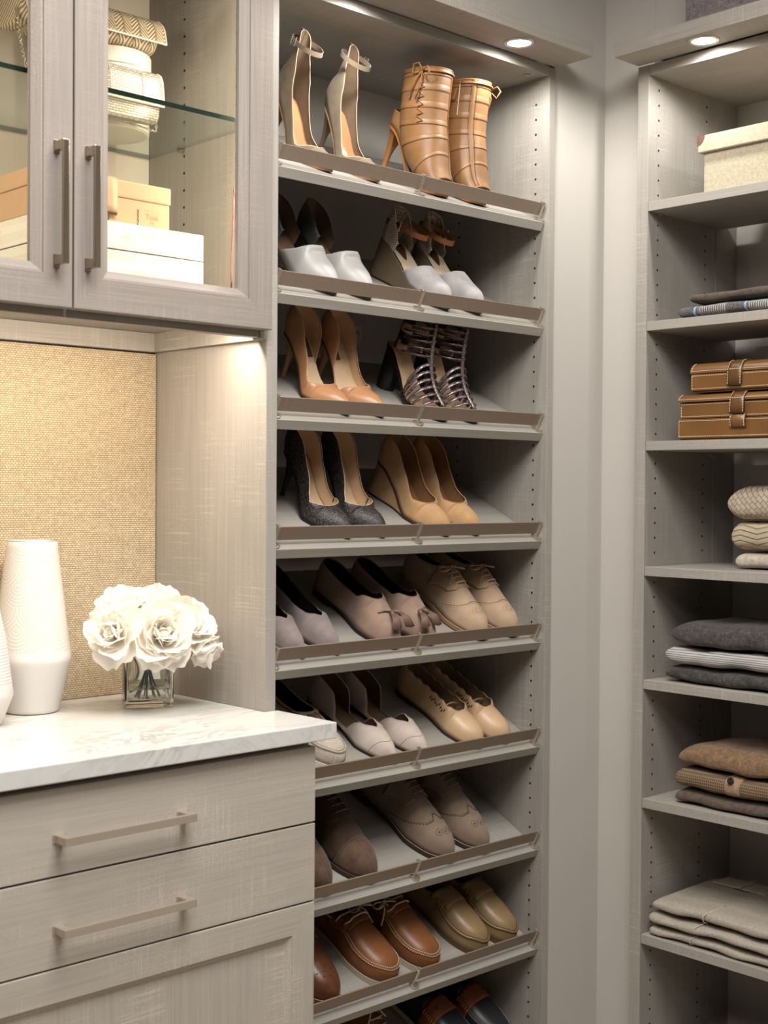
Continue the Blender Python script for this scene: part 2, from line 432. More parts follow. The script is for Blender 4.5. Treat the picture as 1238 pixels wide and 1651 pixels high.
boxo('polished_edge', (-.806, -.039, .0214, .0219, .629 + H, .637 + H), M_glassedge, gs, 0)
boxo('polished_edge', (-.806, -.039, .3482, .3486, .629 + H, .637 + H), plain('pale_glass_edge', (84, 96, 90), .2), gs, 0)
for x, y in ((-.043, .235), (-.043, .05), (-.80, .235)):
    q = MB(); q.tube([(x + .005, y, .625 + H), (x - .008, y, .625 + H)], [.005, .0045], 10); q.build('shelf_pin', glassm('clear_peg', (240, 242, 238), .05, 1.4, 1), gs, smooth=True)
# LED lead with its connector, at the front of the cabinet's right side
w_ = thing('led_lead', 'thin red and black lamp wire with a brass connector inside the glass cabinet', 'wire', (-.0710, .030, .3182 + H))
for off, m in ((0, plain('red_wire', (92, 16, 14), .4)), (.0016, plain('black_wire', (28, 20, 20), .4))):
    q = MB(); q.tube([(off - .010, 0, .018), (off - .010, 0, .06), (off - .008, 0, .11), (off - .006, .001, .15), (off - .004, .001, .20)], .0009, 6); q.build('lead', m, w_, smooth=True)
q = MB(); q.box(-.014, -.004, -.003, .003, .0004, .0200, .001); q.tube([(-.009, -.0028, .011), (-.009, -.0048, .011)], .0028, 8); q.build('connector', plain('brass', (190, 150, 90), .3, 1), w_)

# ------------------------------------------------------------------ counter, drawer unit, fabric back
bm_ = bmesh.new(); cp = [(-.85, -.252), (.432, -.252), (.432, -.0922), (.4038, -.0922), (.4038, .2635), (-.85, .2635)]
fa = bm_.faces.new([bm_.verts.new((x, y, 0)) for x, y in cp]); ex = bmesh.ops.extrude_face_region(bm_, geom=[fa])
bmesh.ops.translate(bm_, verts=[v for v in ex['geom'] if isinstance(v, bmesh.types.BMVert)], vec=(0, 0, .0275)); bmesh.ops.recalc_face_normals(bm_, faces=bm_.faces)
bmesh.ops.bevel(bm_, geom=bm_.edges[:], offset=.0018, segments=2, affect='EDGES', profile=.6)
me_ = bpy.data.meshes.new('countertop'); bm_.to_mesh(me_); bm_.free(); me_.materials.append(M_marble); t = link('countertop', me_); t.location = (-.43, .0915, -.4185 + H)
tag(t, 'white grey-veined marble countertop with a square front edge', 'countertop')
fp = boxo('fabric_panel', (-.39, .39, -.005, .005, 0, .6465), M_burlap, None, .002); fp.location = (-.4175, .3445, -.3905 + H)
tag(fp, 'woven natural fabric back panel behind the flowers and vases', 'panel')
dc = thing('drawer_cabinet', 'grey laminate drawer cabinet under the marble countertop', 'cabinet', (-.41, .1, 0))
def dp(o): o.location = Vector(o.location) - Vector((-.41, .1, 0)); return o
dp(boxo('carcass', (-1.25, -.0265, -.1215, .34, 0, -.4195 + H), M_wz, dc)); DY = -.1225
for z0, z1, hz in ((-.5555, -.430, -.502), (-.6875, -.559, -.633)):
    d = dp(boxo('drawer', (-.775, -.030, DY - .0205, DY, z0 + H, z1 + H), wood('drawer_laminate', (178, 170, 160), 'x', .075, .15), dc, .0009)); d['label'] = 'flat drawer front with a nickel bow handle'
    bow_handle((-.403, DY - .0207, hz + H), (1, 0, 0), (0, -1, 0), .226, d, M_satin, .012, .030)
DP = [(0, .0195), (.001, .0205), (.0475, .0205), (.0482, .0185), (.0505, .0180), (.0580, .0120), (.0580, 0), (0, 0)]
M_pz = wood('drawer_laminate_upright', (178, 170, 160), 'z', .075, .15); M_px = wood('drawer_laminate_level', (178, 170, 160), 'x', .075, .15)
z0, z1 = -1.24 + H, -.6905 + H
d = dp(boxo('drawer', (-.723, -.082, DY - .012, DY - .001, z0 + .05, z1 - .05), M_pz, dc, 0)); d['label'] = 'deep drawer front with a framed and recessed panel'
for nm, sd, m in (('rail', 'bottom', M_px), ('rail', 'top', M_px), ('stile', 'left', M_pz), ('stile', 'right', M_pz)):
    frame_piece(-.775, -.030, z0, z1, sd, DY, DP).build(nm, m, d)

for x_, y_ in ((.690, .030), (.690, .235), (.03, .235)):
    q = MB(); q.lathe([(.008, .0), (.0085, -.0012), (.006, -.002), (.0005, -.0021)], 20, capb=False); o = q.build('cam_cover', M_wx, tower, True, loc=(x_ - W / 2, y_ - .15, .8772 + H))
q = MB(); q.box(1.10, 1.118, YR - .012, YR - .0012, .0845 - .0085 + H, .0845 + H, .001); q.box(1.085, 1.135, YR - .009, YR - .004, .0845 - .004 + H, .0845 - .0002 + H, .0008); rp(q.build('shelf_clip', plain('clear_clip', (150, 144, 136), .4), rt))
# ------------------------------------------------------------------ shoes: one last, many styles
# local axes: x to the right of someone facing the shelf, y from the toe tip back to the heel, z up from the shelf
class Last:
    def __init__(s, L, wb, wh, ww, toe, zb, T, r, bias=0, tb=.68, hk=.13, k=.45, bulge=.004, e=.9, e2=.85, med=None, tip=.10, tipmin=.30):
        s.L, s.toe, s.tb, s.hk, s.k, s.bulge, s.e, s.e2, s.bias, s.med, s.tip, s.tipmin = L, toe, tb, hk, k, bulge, e, e2, bias, med, tip, tipmin
        s.wf = crv([(0, wh * .98), (.16, wh), (tb * .60, ww), (tb, wb)]); s.wb = wb
        s.zb = crv(zb); s.Tf = crv(T); s.rf = r if callable(r) else crv(r)
    def w(s, t):
        if t > s.tb:
            u = (t - s.tb) / (1 - s.tb); return s.wb * max(0, 1 - u ** s.toe[0]) ** s.toe[1]
        f = 1 if t >= s.hk else math.sqrt(max(0, 1 - (1 - t / s.hk) ** 2)); return s.wf(t) * f
    def cx(s, t): return s.bias * (t ** 2) * s.L
    def T(s, t, sd=1):
        v = s.Tf(t)
        if t > 1 - s.tip:
            u = (t - (1 - s.tip)) / s.tip; v *= s.tipmin + (1 - s.tipmin) * math.sqrt(max(0, 1 - u * u))
        if s.med: v = s.med(t, sd, v)
        return v
    def P(s, v, t, off=0, dz=0, dw=0):
        sd = 1 if v >= 0 else -1; ph = (1 - abs(v)) * PI / 2; rr = s.rf(t)
        w = max(0, s.w(t) - dw); T = max(0, s.T(t, sd) - dz)
        c, n = max(0, math.cos(ph)) ** s.e, max(0, math.sin(ph)) ** s.e2
        x = w * (rr + (1 - rr) * c); z = T * n
        h = 1e-3; sl = (s.zb(min(1, t + h)) - s.zb(max(0, t - h))) / (2 * h * s.L)    # rise towards the toe
        a = math.atan(-sl) * s.k
        y = (1 - t) * s.L; zb = s.zb(t)
        bl = s.bulge * math.sin(min(PI, PI * z / .065)) * max(0, 1 - t / .16)
        p = Vector((s.cx(t) + sd * x, y - z * math.sin(a) + bl, zb + z * math.cos(a)))
        if off: p += s.N(v, t) * off
        return p
    def N(s, v, t):
        h = .012; t0, t1 = max(0.001, t - h), min(.999, t + h); v0, v1 = max(-1, v - h * 2), min(1, v + h * 2)
        if v < 0 < v1: v1 = -1e-4
        if v >= 0 > v0: v0 = 0
        a = s.P(v, t1) - s.P(v, t0); b = s.P(v1, t) - s.P(v0, t); n = b.cross(a)
        if n.length < 1e-10: return Vector((0, 0, 1))
        n.normalize(); c = Vector((s.cx(t), (1 - t) * s.L, s.zb(t) + s.T(t) * .35))
        if (s.P(v, t) - c).dot(n) < 0: n = -n
        return n
def tsamples(t0, t1, n, extra=()):
    ts = set()
    for i in range(n + 1):
        u = i / n; ts.add(round(lerp(t0, t1, u), 5))
    if t0 <= .001: ts |= {.002, .006, .014, .026, .042, .062}
    if t1 >= .999: ts |= {.93, .955, .972, .985, .994, .998}
    for e in extra:
        for d in (-.03, -.018, -.009, -.004, -.001, 0, .004): 
            if t0 < e + d < t1: ts.add(round(e + d, 5))
    return sorted(t for t in ts if t0 <= t <= t1)
def upper(la, name, m, parent, t0=0, t1=1, n=34, nv=9, off=0, extra=(), thick=.0016, vlim=None, sides=(-1, 1), slant=0):
    s = MB()
    for sd in sides:
        rows = []
        for t in tsamples(t0, t1, n, extra):
            hi = 1.0; lo = 0.0
            if vlim: lo, hi = vlim(t, sd)
            vs_ = [max(lerp(hi, lo, j / nv), 1e-9) for j in range(nv + 1)]
            rows.append([la.P(sd * v, t + slant * (1 - v * v) * (1 - (t - t0) / (1 - t0)), off) for v in vs_])
        if sd < 0: rows = rows[::-1]
        s.grid(rows)
    o = s.build(name, m, parent, True, 1e-5, True)
    md = o.modifiers.new('thickness', 'SOLIDIFY'); md.thickness = thick; md.offset = -1 if True else 0; md.use_rim = True
    return o
def lining(la, m, parent, t1, n=26, nv=6, t0=0, extra=(), d=.0022, name='lining'):
    s = MB()
    for sd in (-1, 1):
        rows = [[la.P(sd * max(lerp(1, 0, j / nv), 1e-9), t, 0, .0010, d) + Vector((0, -d * max(0, 1 - t / .1), .0006)) for j in range(nv + 1)] for t in tsamples(t0, t1, n, extra)]
        s.grid(rows if sd < 0 else rows[::-1])
    return s.build(name, m, parent, True, 1e-5)
def insole(la, m, parent, t0=.004, t1=.9, z=.0022, n=26, shrink=.001, name='insole'):
    s = MB(); rows = []
    for t in tsamples(t0, t1, n):
        w = max(.0003, la.w(t) - shrink); rows.append([(la.cx(t) + w * a, (1 - t) * la.L - .001, la.zb(t) + z + .0015 * a * a) for a in (-1, -.6, -.2, .2, .6, 1)])
    s.grid(rows); return s.build(name, m, parent, True)
def outsole(la, m, parent, th=.004, mar=.0006, t0=0, t1=1, bottom=None, name='outsole', zt=.0004, n=34):
    """slab under the last; bottom=None keeps one thickness, 0 carries it down to the shelf"""
    s = MB(); top = []; bot = []
    for t in tsamples(t0, t1, n):
        w = la.w(t) + mar * min(1, la.w(t) / .006 + .3); y = (1 - t) * la.L
        if t < .02: y += mar
        if t > .98: y -= mar
        z1 = la.zb(t) + zt; z0 = max(0, z1 - th) if bottom is None else bottom
        top.append((la.cx(t), w, y, z1)); bot.append((la.cx(t), w, y, z0))
    rows = [[(c - w, y, b[3]), (c - w, y, z), (c + w, y, z), (c + w, y, b[3])] for (c, w, y, z), b in zip(top, bot)]
    s.grid(rows, cv=True); N = len(rows); s.f += [(0, 1, 2, 3), tuple((N - 1) * 4 + k for k in (3, 2, 1, 0))]; s.mi += [0, 0]
    o = s.build(name, m, parent, True, 1e-6, True, 40); return o
def binding(la, m, parent, t1, t0=.0, n=30, r=.0009, extra=(), name='topline_binding'):
    ts = tsamples(t0, t1, n, extra); L = [la.P(-1e-9, t) for t in ts]; R = [la.P(1e-9, t) for t in ts]
    s = MB(); s.tube(R[::-1] + L[1:], r, 5); return s.build(name, m, parent, True)
def heel(la, m, parent, tl=.20, tip=(.0045, .0045), ytip=.012, power=2.2, n=10, name='heel', cut=.0, lean=0):
    """tapering heel from the seat down to its tip"""
    s = MB(); ring = []
    K = 10
    for k in range(K + 1): t = tl * (k / K) ** 1.6; ring.append((t, 1))
    pts = [(la.w(t) * .97, t) for t, _ in ring]
    top = [(w, t) for w, t in pts] + [(-w, t) for w, t in pts[::-1]]
    N = len(top); rows = []
    for i in range(n + 1):
        u = i / n; f = (1 - u) ** power; row = []
        for j, (x, t) in enumerate(top):
            a = PI * 2 * (j + .5) / N; tx = tip[0] * math.sin(a); ty = la.L - ytip + tip[1] * math.cos(a)
            z1 = la.zb(t); y1 = (1 - t) * la.L
            row.append((lerp(tx, x, f) + la.cx(0), lerp(ty, y1, f) + lean * math.sin(PI * u), lerp(0, z1, 1 - u)))
        rows.append(row)
    s.grid(rows, cv=True); s.f += [tuple(range(N)), tuple(n * N + k for k in range(N - 1, -1, -1))]; s.mi += [0, 0]
    o = s.build(name, m, parent, True, 0, True, 50)
    return o
def curve(la, pts, off=.0008, n=40, dense=None):
    """smooth curve through (v, t) control points laid on the upper"""
    ks = [i / (len(pts) - 1) for i in range(len(pts))]; fv = crv(list(zip(ks, [p[0] for p in pts]))); ft = crv(list(zip(ks, [p[1] for p in pts])))
    return [la.P(fv(i / n), ft(i / n), off) for i in range(n + 1)]
def stitch(name, lines, m, parent, r=.0006, pitch=.0042, duty=.62):
    """dashed thread along polylines, one part"""
    s = MB()
    for ln in lines:
        d = [0]
        for a, b in zip(ln, ln[1:]): d.append(d[-1] + (b - a).length)
        if d[-1] < pitch: continue
        def at(x):
            for i in range(len(ln) - 1):
                if x <= d[i + 1]: return ln[i].lerp(ln[i + 1], (x - d[i]) / max(1e-9, d[i + 1] - d[i]))
            return ln[-1]
        k = 0
        while (k + duty) * pitch < d[-1]: s.tube([at(k * pitch), at((k + duty) * pitch)], r, 4); k += 1
    o = s.build(name, m, parent); o['kind'] = 'stuff'; return o
def dots(name, la, pts, m, parent, r=.0008, off=.0003):
    s = MB()
    for v, t, *rr in pts:
        p = la.P(v, t, off); n = la.N(v, t); a = n.cross(Vector((0, 1, 0.3))).normalized(); b = n.cross(a); q = rr[0] if rr else r
        ring = [p + (a * math.cos(k * PI / 3) + b * math.sin(k * PI / 3)) * q for k in range(6)]
        s.add(ring + [p + n * .0002], [(k, (k + 1) % 6, 6) for k in range(6)])
    o = s.build(name, m, parent); o['kind'] = 'stuff'; return o
def patch(la, name, m, parent, tr, vl, vr, n=14, nv=10, off=.0012, thick=.0010):
    s = MB(); rows = []
    for i in range(n + 1):
        t = lerp(tr[0], tr[1], i / n); a, b = vl(t), vr(t)
        rows.append([la.P(lerp(a, b, j / nv), t, off) for j in range(nv + 1)])
    s.grid(rows); o = s.build(name, m, parent, True, 0, True)
    md = o.modifiers.new('thickness', 'SOLIDIFY'); md.thickness = thick; md.offset = -1; return o
def arc_strap(name, p0, top, p1, m, parent, r=.0035, flat=.3, n=18):
    p0, top, p1 = Vector(p0), Vector(top), Vector(p1); c = top * 2 - (p0 + p1) * .5
    pts = [(p0 * (1 - u) ** 2 + c * 2 * u * (1 - u) + p1 * u * u) for u in [i / n for i in range(n + 1)]]
    s = MB(); s.tube(pts, r, 8, flat=flat); return s.build(name, m, parent, True)
def bow(parent, c, m, r=.0011, sc=1.0, fwd=(0, -1, .2), name='lace_bow', seed=1, drop=.03):
    """two loops, two tails and the knot"""
    rr = random.Random(seed); c = Vector(c); s = MB()
    for sd in (-1, 1):
        a = .018 * sc; pts = []
        for i in range(15):
            u = i / 14; g = math.sin(PI * u)
            pts.append(c + Vector((sd * (.026 * sc * g + .002), -.010 * sc * math.sin(2 * PI * u) - .004 * g, .006 * g - .010 * g * g + .004 * math.sin(2 * PI * u))))
        s.tube(pts, r, 6)
        e = c + Vector((sd * (.020 + .006 * rr.random()) * sc, -.022 * sc - .008 * rr.random(), -drop * .75))
        s.tube([c, c.lerp(e, .35) + Vector((0, -.004, .004)), c.lerp(e, .7) + Vector((0, -.003, .001)), e], r, 6)
    s.lathe([(.0005, -.0035), (.0034, -.002), (.0036, .001), (.0015, .0036), (.0003, .0038)], 10, c)
    return s.build(name, m, parent, True)
def pump_r(tv, r0=.80, back=.30):
    """opening of a court shoe: rounded throat at tv"""
    def f(t):
        if t >= tv: return 0
        u = min(1, (tv - t) / back); return r0 * math.sqrt(max(0, 1 - (1 - u) ** 2))
    return f
def vee_r(tv, r0=.8, back=.25, p=.9):
    def f(t):
        if t >= tv: return 0
        return r0 * min(1, (tv - t) / back) ** p
    return f
SO = Vector((0, .01, 0)); ct, st = math.cos(TILT), math.sin(TILT)
def stand(root, row, x, su, yaw=0):
    """put a shoe on a slanted shelf: toe tip su up the slope from its front edge"""
    z = (SZ[row] if row < 9 else -1.205) + H
    root.matrix_world = Matrix.Translation((x, .01 + su * ct - .0003 * st, z + su * st + .0006)) @ Matrix.Rotation(TILT, 4, 'X') @ Matrix.Rotation(math.radians(yaw), 4, 'Z')
def pair(build, row, name, labels, cat, group, xs, su, yaws, mirror=True):
    """build the first shoe, copy it mirrored for the second"""
    a = thing(name, labels[0], cat, group=group); build(a); 
    for ch in a.children: pass
    roots = [a]
    if len(xs) > 1:
        b = copy_tree(a); b['label'] = labels[1]; b.name = name; roots.append(b)
    if isinstance(su, (int, float)): su = [su] * len(xs)
    for i, o in enumerate(roots):
        stand(o, row, xs[i], su[i], yaws[i])
        if i == 1 and mirror: o.scale = (-1, 1, 1)
    return roots

def text(body, size, loc, rot, m, parent, name='lettering', ext=.0001):
    c = bpy.data.curves.new(name, 'FONT'); c.body = body; c.size = size; c.extrude = ext; c.align_x = 'CENTER'; c.resolution_u = 3
    o = bpy.data.objects.new(name, c); COL.objects.link(o); bpy.context.view_layer.update()
    me = bpy.data.meshes.new_from_object(o.evaluated_get(bpy.context.evaluated_depsgraph_get())); bpy.data.objects.remove(o)
    me.materials.clear(); me.materials.append(m); o = link(name, me, parent, loc, rot); return o
# ------------------------------------------------------------------ the shoes, shelf by shelf
POINT, ALMOND, ROUND, BLUNT = (1.55, .80), (1.9, .66), (2.2, .52), (2.6, .46)
M_nude = leather('nude_lining', (214, 168, 122), .35, .05); M_beigel = leather('beige_lining', (196, 164, 128), .45, .06)
M_blackl = plain('black_lining', (12, 11, 11), .9); M_sole = leather('dark_sole', (52, 40, 32), .5); M_tansole = leather('tan_sole', (150, 112, 76), .5)
M_thread = plain('cream_thread', (214, 196, 166), .8); M_dkthread = plain('brown_thread', (66, 50, 34), .8)
G = 'pairs of shoes on the slanted shelves'

# -- first shelf: suede stilettos with ankle straps
M_suA = suede('taupe_suede', (114, 100, 82), .14); M_suAin = suede('taupe_suede_inside', (112, 92, 72), .1)
def stiletto(a):
    la = Last(.186, .038, .025, .024, (1.5, .72), [(0, .098), (.12, .090), (.31, .056), (.46, .020), (.58, .006), (.85, .003), (1, .006)],
              [(0, .122), (.05, .115), (.11, .078), (.22, .038), (.42, .021), (.62, .021), (.72, .030), (.80, .030), (.92, .024), (1, .018)], lambda t: .90 * (min(1, max(0, (.74 - t) / .10)) ** .5) if t > .16 else .80, bulge=.012, k=.5, tb=.58)
    la.wf = crv([(0, .021), (.05, .0205), (.16, .0255), (.36, .026), (.58, .038)])
    upper(la, 'upper', M_suA, a, extra=(.74,)); lining(la, M_suAin, a, .80, extra=(.74,)); insole(la, leather('glossy_tan_insole', (172, 130, 92), .22, .04), a, t1=.84)
    outsole(la, M_tansole, a, .0035); heel(la, M_suAin, a, .15, (.0042, .0042), .018, 2.6); binding(la, plain('suede_edge', (196, 172, 142), .8), a, .74, extra=(.74,))
    c = la.P(1e-5, 0) + Vector((0, 0, -.018)); s = MB()
    s.tube([c + Vector((.031 * math.sin(u), -.026 + .027 * math.cos(u), -.016 * math.sin(u / 2) ** 2)) for u in [2 * PI * i / 40 for i in range(40)]], .0042, 8, True, flat=.24, up=(1, 0, 0))
    s2 = MB(); s2.grid([[c + Vector(((.031 + d) * math.sin(u), -.027 + (.030 + d) * math.cos(u), -.016 * math.sin(u / 2) ** 2 + h)) for h, d in ((-.0045, 0), (.0045, 0), (.0045, .0014), (-.0045, .0014))] for u in [2 * PI * i / 44 for i in range(44)]], cu=True, cv=True)
    k = s2.build('ankle_strap', M_suA, a, True, 0, True, 40)
    b = MB(); bc = c + Vector((-.0315, -.022, -.006)); ring = [bc + Vector((-.002, .0055 * x, .0075 * z)) for x, z in ((-1, -1), (1, -1), (1, 1), (-1, 1))]; b.tube(ring, .0011, 6, True); b.tube([bc + Vector((-.003, 0, -.006)), bc + Vector((-.003, 0, .007))], .0009, 6)
    b.build('buckle', M_nickel, a)
pair(stiletto, 0, 'stiletto_shoe', ['taupe suede ankle-strap stiletto on the top shelf, nearest the glass cabinet', 'taupe suede ankle-strap stiletto on the top shelf, nearer the tan boots'], 'shoe', 'taupe suede ankle-strap stilettos', [.150, .268], .028, [9, 8])

# -- first shelf: tan ankle boots
M_boot = plain('tan_boot_leather', (134, 97, 61), .42, 0, .16, 26, .12, 400, 0, .45); M_bootd = leather('tan_boot_edge', (150, 100, 56), .5); M_bootin = leather('boot_inside', (70, 46, 28), .7)
def boot(a):
    # bent tube: from the shaft top down, round the instep to the open toe
    st_ = [(.140, .212, 24, .046, .047), (.133, .188, 23, .0455, .047), (.123, .154, 21, .0445, .047), (.112, .121, 21, .043, .0475), (.099, .095, 26, .0420, .048), (.083, .072, 38, .042, .045),
           (.063, .053, 53, .0415, .038), (.043, .038, 68, .040, .030), (.024, .027, 82, .036, .0215), (.010, .021, 88, .031, .0165)]
    ks = [i / (len(st_) - 1) for i in range(len(st_))]; F = [crv(list(zip(ks, [q[j] for q in st_]))) for j in range(5)]
    def S(u, th, off=0):
        y, z, ang, rx, ry = [f(u) for f in F]; an = math.radians(ang); e = 1.0
        cx, cy = math.sin(th), math.cos(th)                    # th 0 faces the toe side (front of the shin / top of the foot)
        x = (rx + off) * math.copysign(abs(cx) ** .85, cx); d = -(ry + off) * math.copysign(abs(cy) ** .9, cy)
        p = Vector((x, y + d * math.cos(an), z - d * math.sin(an)))
        if p.z < .0045: p.z = .0045 + (0 if off <= 0 else 0)
        return p
    N = 44; s = MB(); rows = [[S(i / 40, 2 * PI * k / N) for k in range(N)] for i in range(41)]; s.grid(rows, cv=True)
    o = s.build('upper', M_boot, a, True, 0, True); md = o.modifiers.new('thickness', 'SOLIDIFY'); md.thickness = .0022; md.offset = -1
    s = MB(); s.grid([[S(i / 40, 2 * PI * k / N, -.0028) for k in range(N)] for i in range(41)], cv=True); s.build('lining', M_bootin, a, True)
    # horizontal panels: raised bands with dark seams
    s = MB(); se = MB()
    for u in (.055, .155, .255, .365, .50, .70):
        rows = [[S(u + du, 2 * PI * k / N, of) for k in range(N)] for du, of in ((-.030, -.0006), (-.022, .0003), (.006, .0009), (.010, .0008), (.012, -.0004))]; s.grid(rows, cv=True)
        se.tube([S(u + .014, 2 * PI * k / N, .0002) for k in range(N)], .00035, 4, True)
    s.build('panel_band', M_boot, a, True, 0, True)
    se.tube([S(.03, 2 * PI * k / N, .0006) for k in range(N)], .0006, 4, True)
    for th in (.42, .72): se.tube([S(lerp(0, .97, i / 30), th, .0010) for i in range(31)], .0005, 4)
    se.build('seam', M_dkthread, a)
    s = MB(); rows = [[S(lerp(0, .97, i / 30), lerp(.46, .68, k / 4), .0013 if 0 < k < 4 else .0001) for k in range(5)] for i in range(31)]; s.grid(rows); s.build('front_strip', M_boot, a, True, 0, True)
    s = MB(); s.tube([S(0, 2 * PI * k / N, -.001) for k in range(N)], .0018, 6, True); s.build('collar_edge', M_bootd, a, True)
    # sole, slanted seat behind the open heel, heel
    la = Last(.186, .039, .025, .024, (2.4, .5), [(0, .094), (.14, .088), (.34, .056), (.50, .020), (.62, .008), (.85, .0055), (1, .008)], [(0, .03), (.2, .034), (.4, .02), (1, .01)], [(0, .9), (1, .9)], bulge=.004)
    outsole(la, M_bootd, a, .005, .001); insole(la, plain('silver_insole', (170, 170, 176), .3, .6), a, t1=.98)
    upper(la, 'heel_cup', M_boot, a, 0, .34, 14, 6); lining(la, M_bootin, a, .34, 14, 6, name='heel_cup_lining'); heel(la, M_bootd, a, .16, (.0055, .0055), .012, 2.4)
    # lace bow with metal tips, outer side of the shaft
    c = S(.035, -1.15, .005); s = MB()
    for sg, ln in ((-1, .026), (1, .022)):
        s.tube([c, c + Vector((-.004, -.012 * sg, .012)), c + Vector((-.006, -.022 * sg, .006)), c + Vector((-.006, -.018 * sg, -.010)), c + Vector((-.003, -.004 * sg, -.004))], .0018, 6)
        s.tube([c, c + Vector((-.004, -.006 * sg, -.016)), c + Vector((-.004, -.009 * sg, -.042 - ln * .2))], .0016, 6)
    s.tube([S(.035, -1.15 + .22 * k, .003) for k in range(12)], .0018, 6); s.build('lace_bow', M_bootd, a, True)
    s = MB()
    for sg, ln in ((-1, .026), (1, .022)):
        e = c + Vector((-.004, -.009 * sg, -.042 - ln * .2)); s.tube([e, e + Vector((0, 0, -.009))], .0021, 8)
    s.build('lace_tip', M_chrome, a)
    s = MB()
    for i in range(5):
        u = .12 + .05 * i; s.tube([S(u, -1.28, .0015), S(u + .03, -1.02, .003), S(u + .045, -1.28, .0015)], .0012, 5)
    s.build('side_lacing', M_bootd, a, True)
    s = MB(); s.tube([S(.02, 1.25, .0015), S(.25, 1.25, .0015)], .0017, 6); z0 = S(.02, 1.22, .003); s.build('zip', M_satin, a)
    s = MB(); s.box(-.004, .004, -.0015, .0015, -.036, -.012, .001); s.build('zip_pull', M_bootd, a, loc=S(.03, 1.25, .0055))
bo = pair(boot, 0, 'ankle_boot', ['tan peep-toe ankle boot with a hanging lace bow, left boot on the top shelf', 'tan peep-toe ankle boot with a zip pull, right boot on the top shelf'], 'boot', 'tan ankle boots', [.446, .556], .026, [8, 6])

# -- second shelf: white-vamp court shoes with dark heels
M_white = leather('white_leather', (160, 157, 153), .42, .02); M_slate = leather('slate_leather', (64, 66, 62), .5); M_brownl = leather('brown_lining', (104, 80, 62), .5)
def whiteflat(a):
    la = Last(.215, .041, .029, .027, (1.9, .66), [(0, .060), (.14, .056), (.36, .034), (.55, .012), (.68, .004), (.85, .003), (1, .005)],
              [(0, .066), (.12, .056), (.30, .034), (.36, .050), (.46, .062), (.60, .066), (.72, .052), (.84, .042), (.94, .030), (1, .022)], lambda t: .80 if t < .335 else 0, bulge=.006, e=.62, e2=.72)
    upper(la, 'vamp', M_white, a, .36, 1, 30, slant=.26); upper(la, 'heel_counter', M_slate, a, 0, .31, 16); lining(la, M_brownl, a, .31, 16, name='counter_lining'); lining(la, M_brownl, a, .85, 14, t0=.66, name='vamp_lining', d=.003)
    insole(la, M_brownl, a, t1=.86); outsole(la, M_sole, a, .004); heel(la, M_slate, a, .24, (.019, .016), .024, 1.0); binding(la, M_slate, a, .31)
pair(whiteflat, 1, 'court_shoe', ['white-fronted court shoe with a dark heel, beside the cabinet on the second shelf', 'white-fronted court shoe with a dark heel, nearer the wedges on the second shelf'], 'shoe', 'white-fronted court shoes', [.158, .245], .026, [12, 11])

# -- second shelf: espadrille wedges
M_greysu = suede('pale_grey_suede', (156, 151, 149), .12); M_sand = leather('sand_leather', (176, 158, 134), .55, .04); M_strap = leather('cognac_strap', (134, 82, 40), .4); M_dkbr = leather('dark_brown_leather', (58, 36, 20), .5)
def ropemat():
    t = NT('jute_rope'); w = t.n('ShaderNodeTexWave', Scale=1.0, Distortion=.6, Detail=1); t.l(t.co((0, 42, 80), (0, 0, 0)), w.inputs['Vector'])
    t.col(t.mix(t.ramp(w.outputs['Fac'], [(.2, 0.0), (.8, 1.0)]), srgb((92, 78, 60)), srgb((160, 140, 114)))); t.bump(w.outputs['Fac'], .8, .002); t.set(Roughness=.95); return t.m
M_rope = ropemat()
def raffiamat():
    t = NT('woven_raffia'); c = t.n('ShaderNodeTexChecker', Scale=1.0); t.l(t.co((260, 260, 260), (.5, .6, .7)), c.inputs['Vector']); c.inputs[1].default_value = srgb((176, 158, 136)); c.inputs[2].default_value = srgb((112, 94, 76))
    t.col(c.outputs[0]); t.bump(c.outputs[1], .5, .001); t.set(Roughness=.9); return t.m
M_raffia = raffiamat()
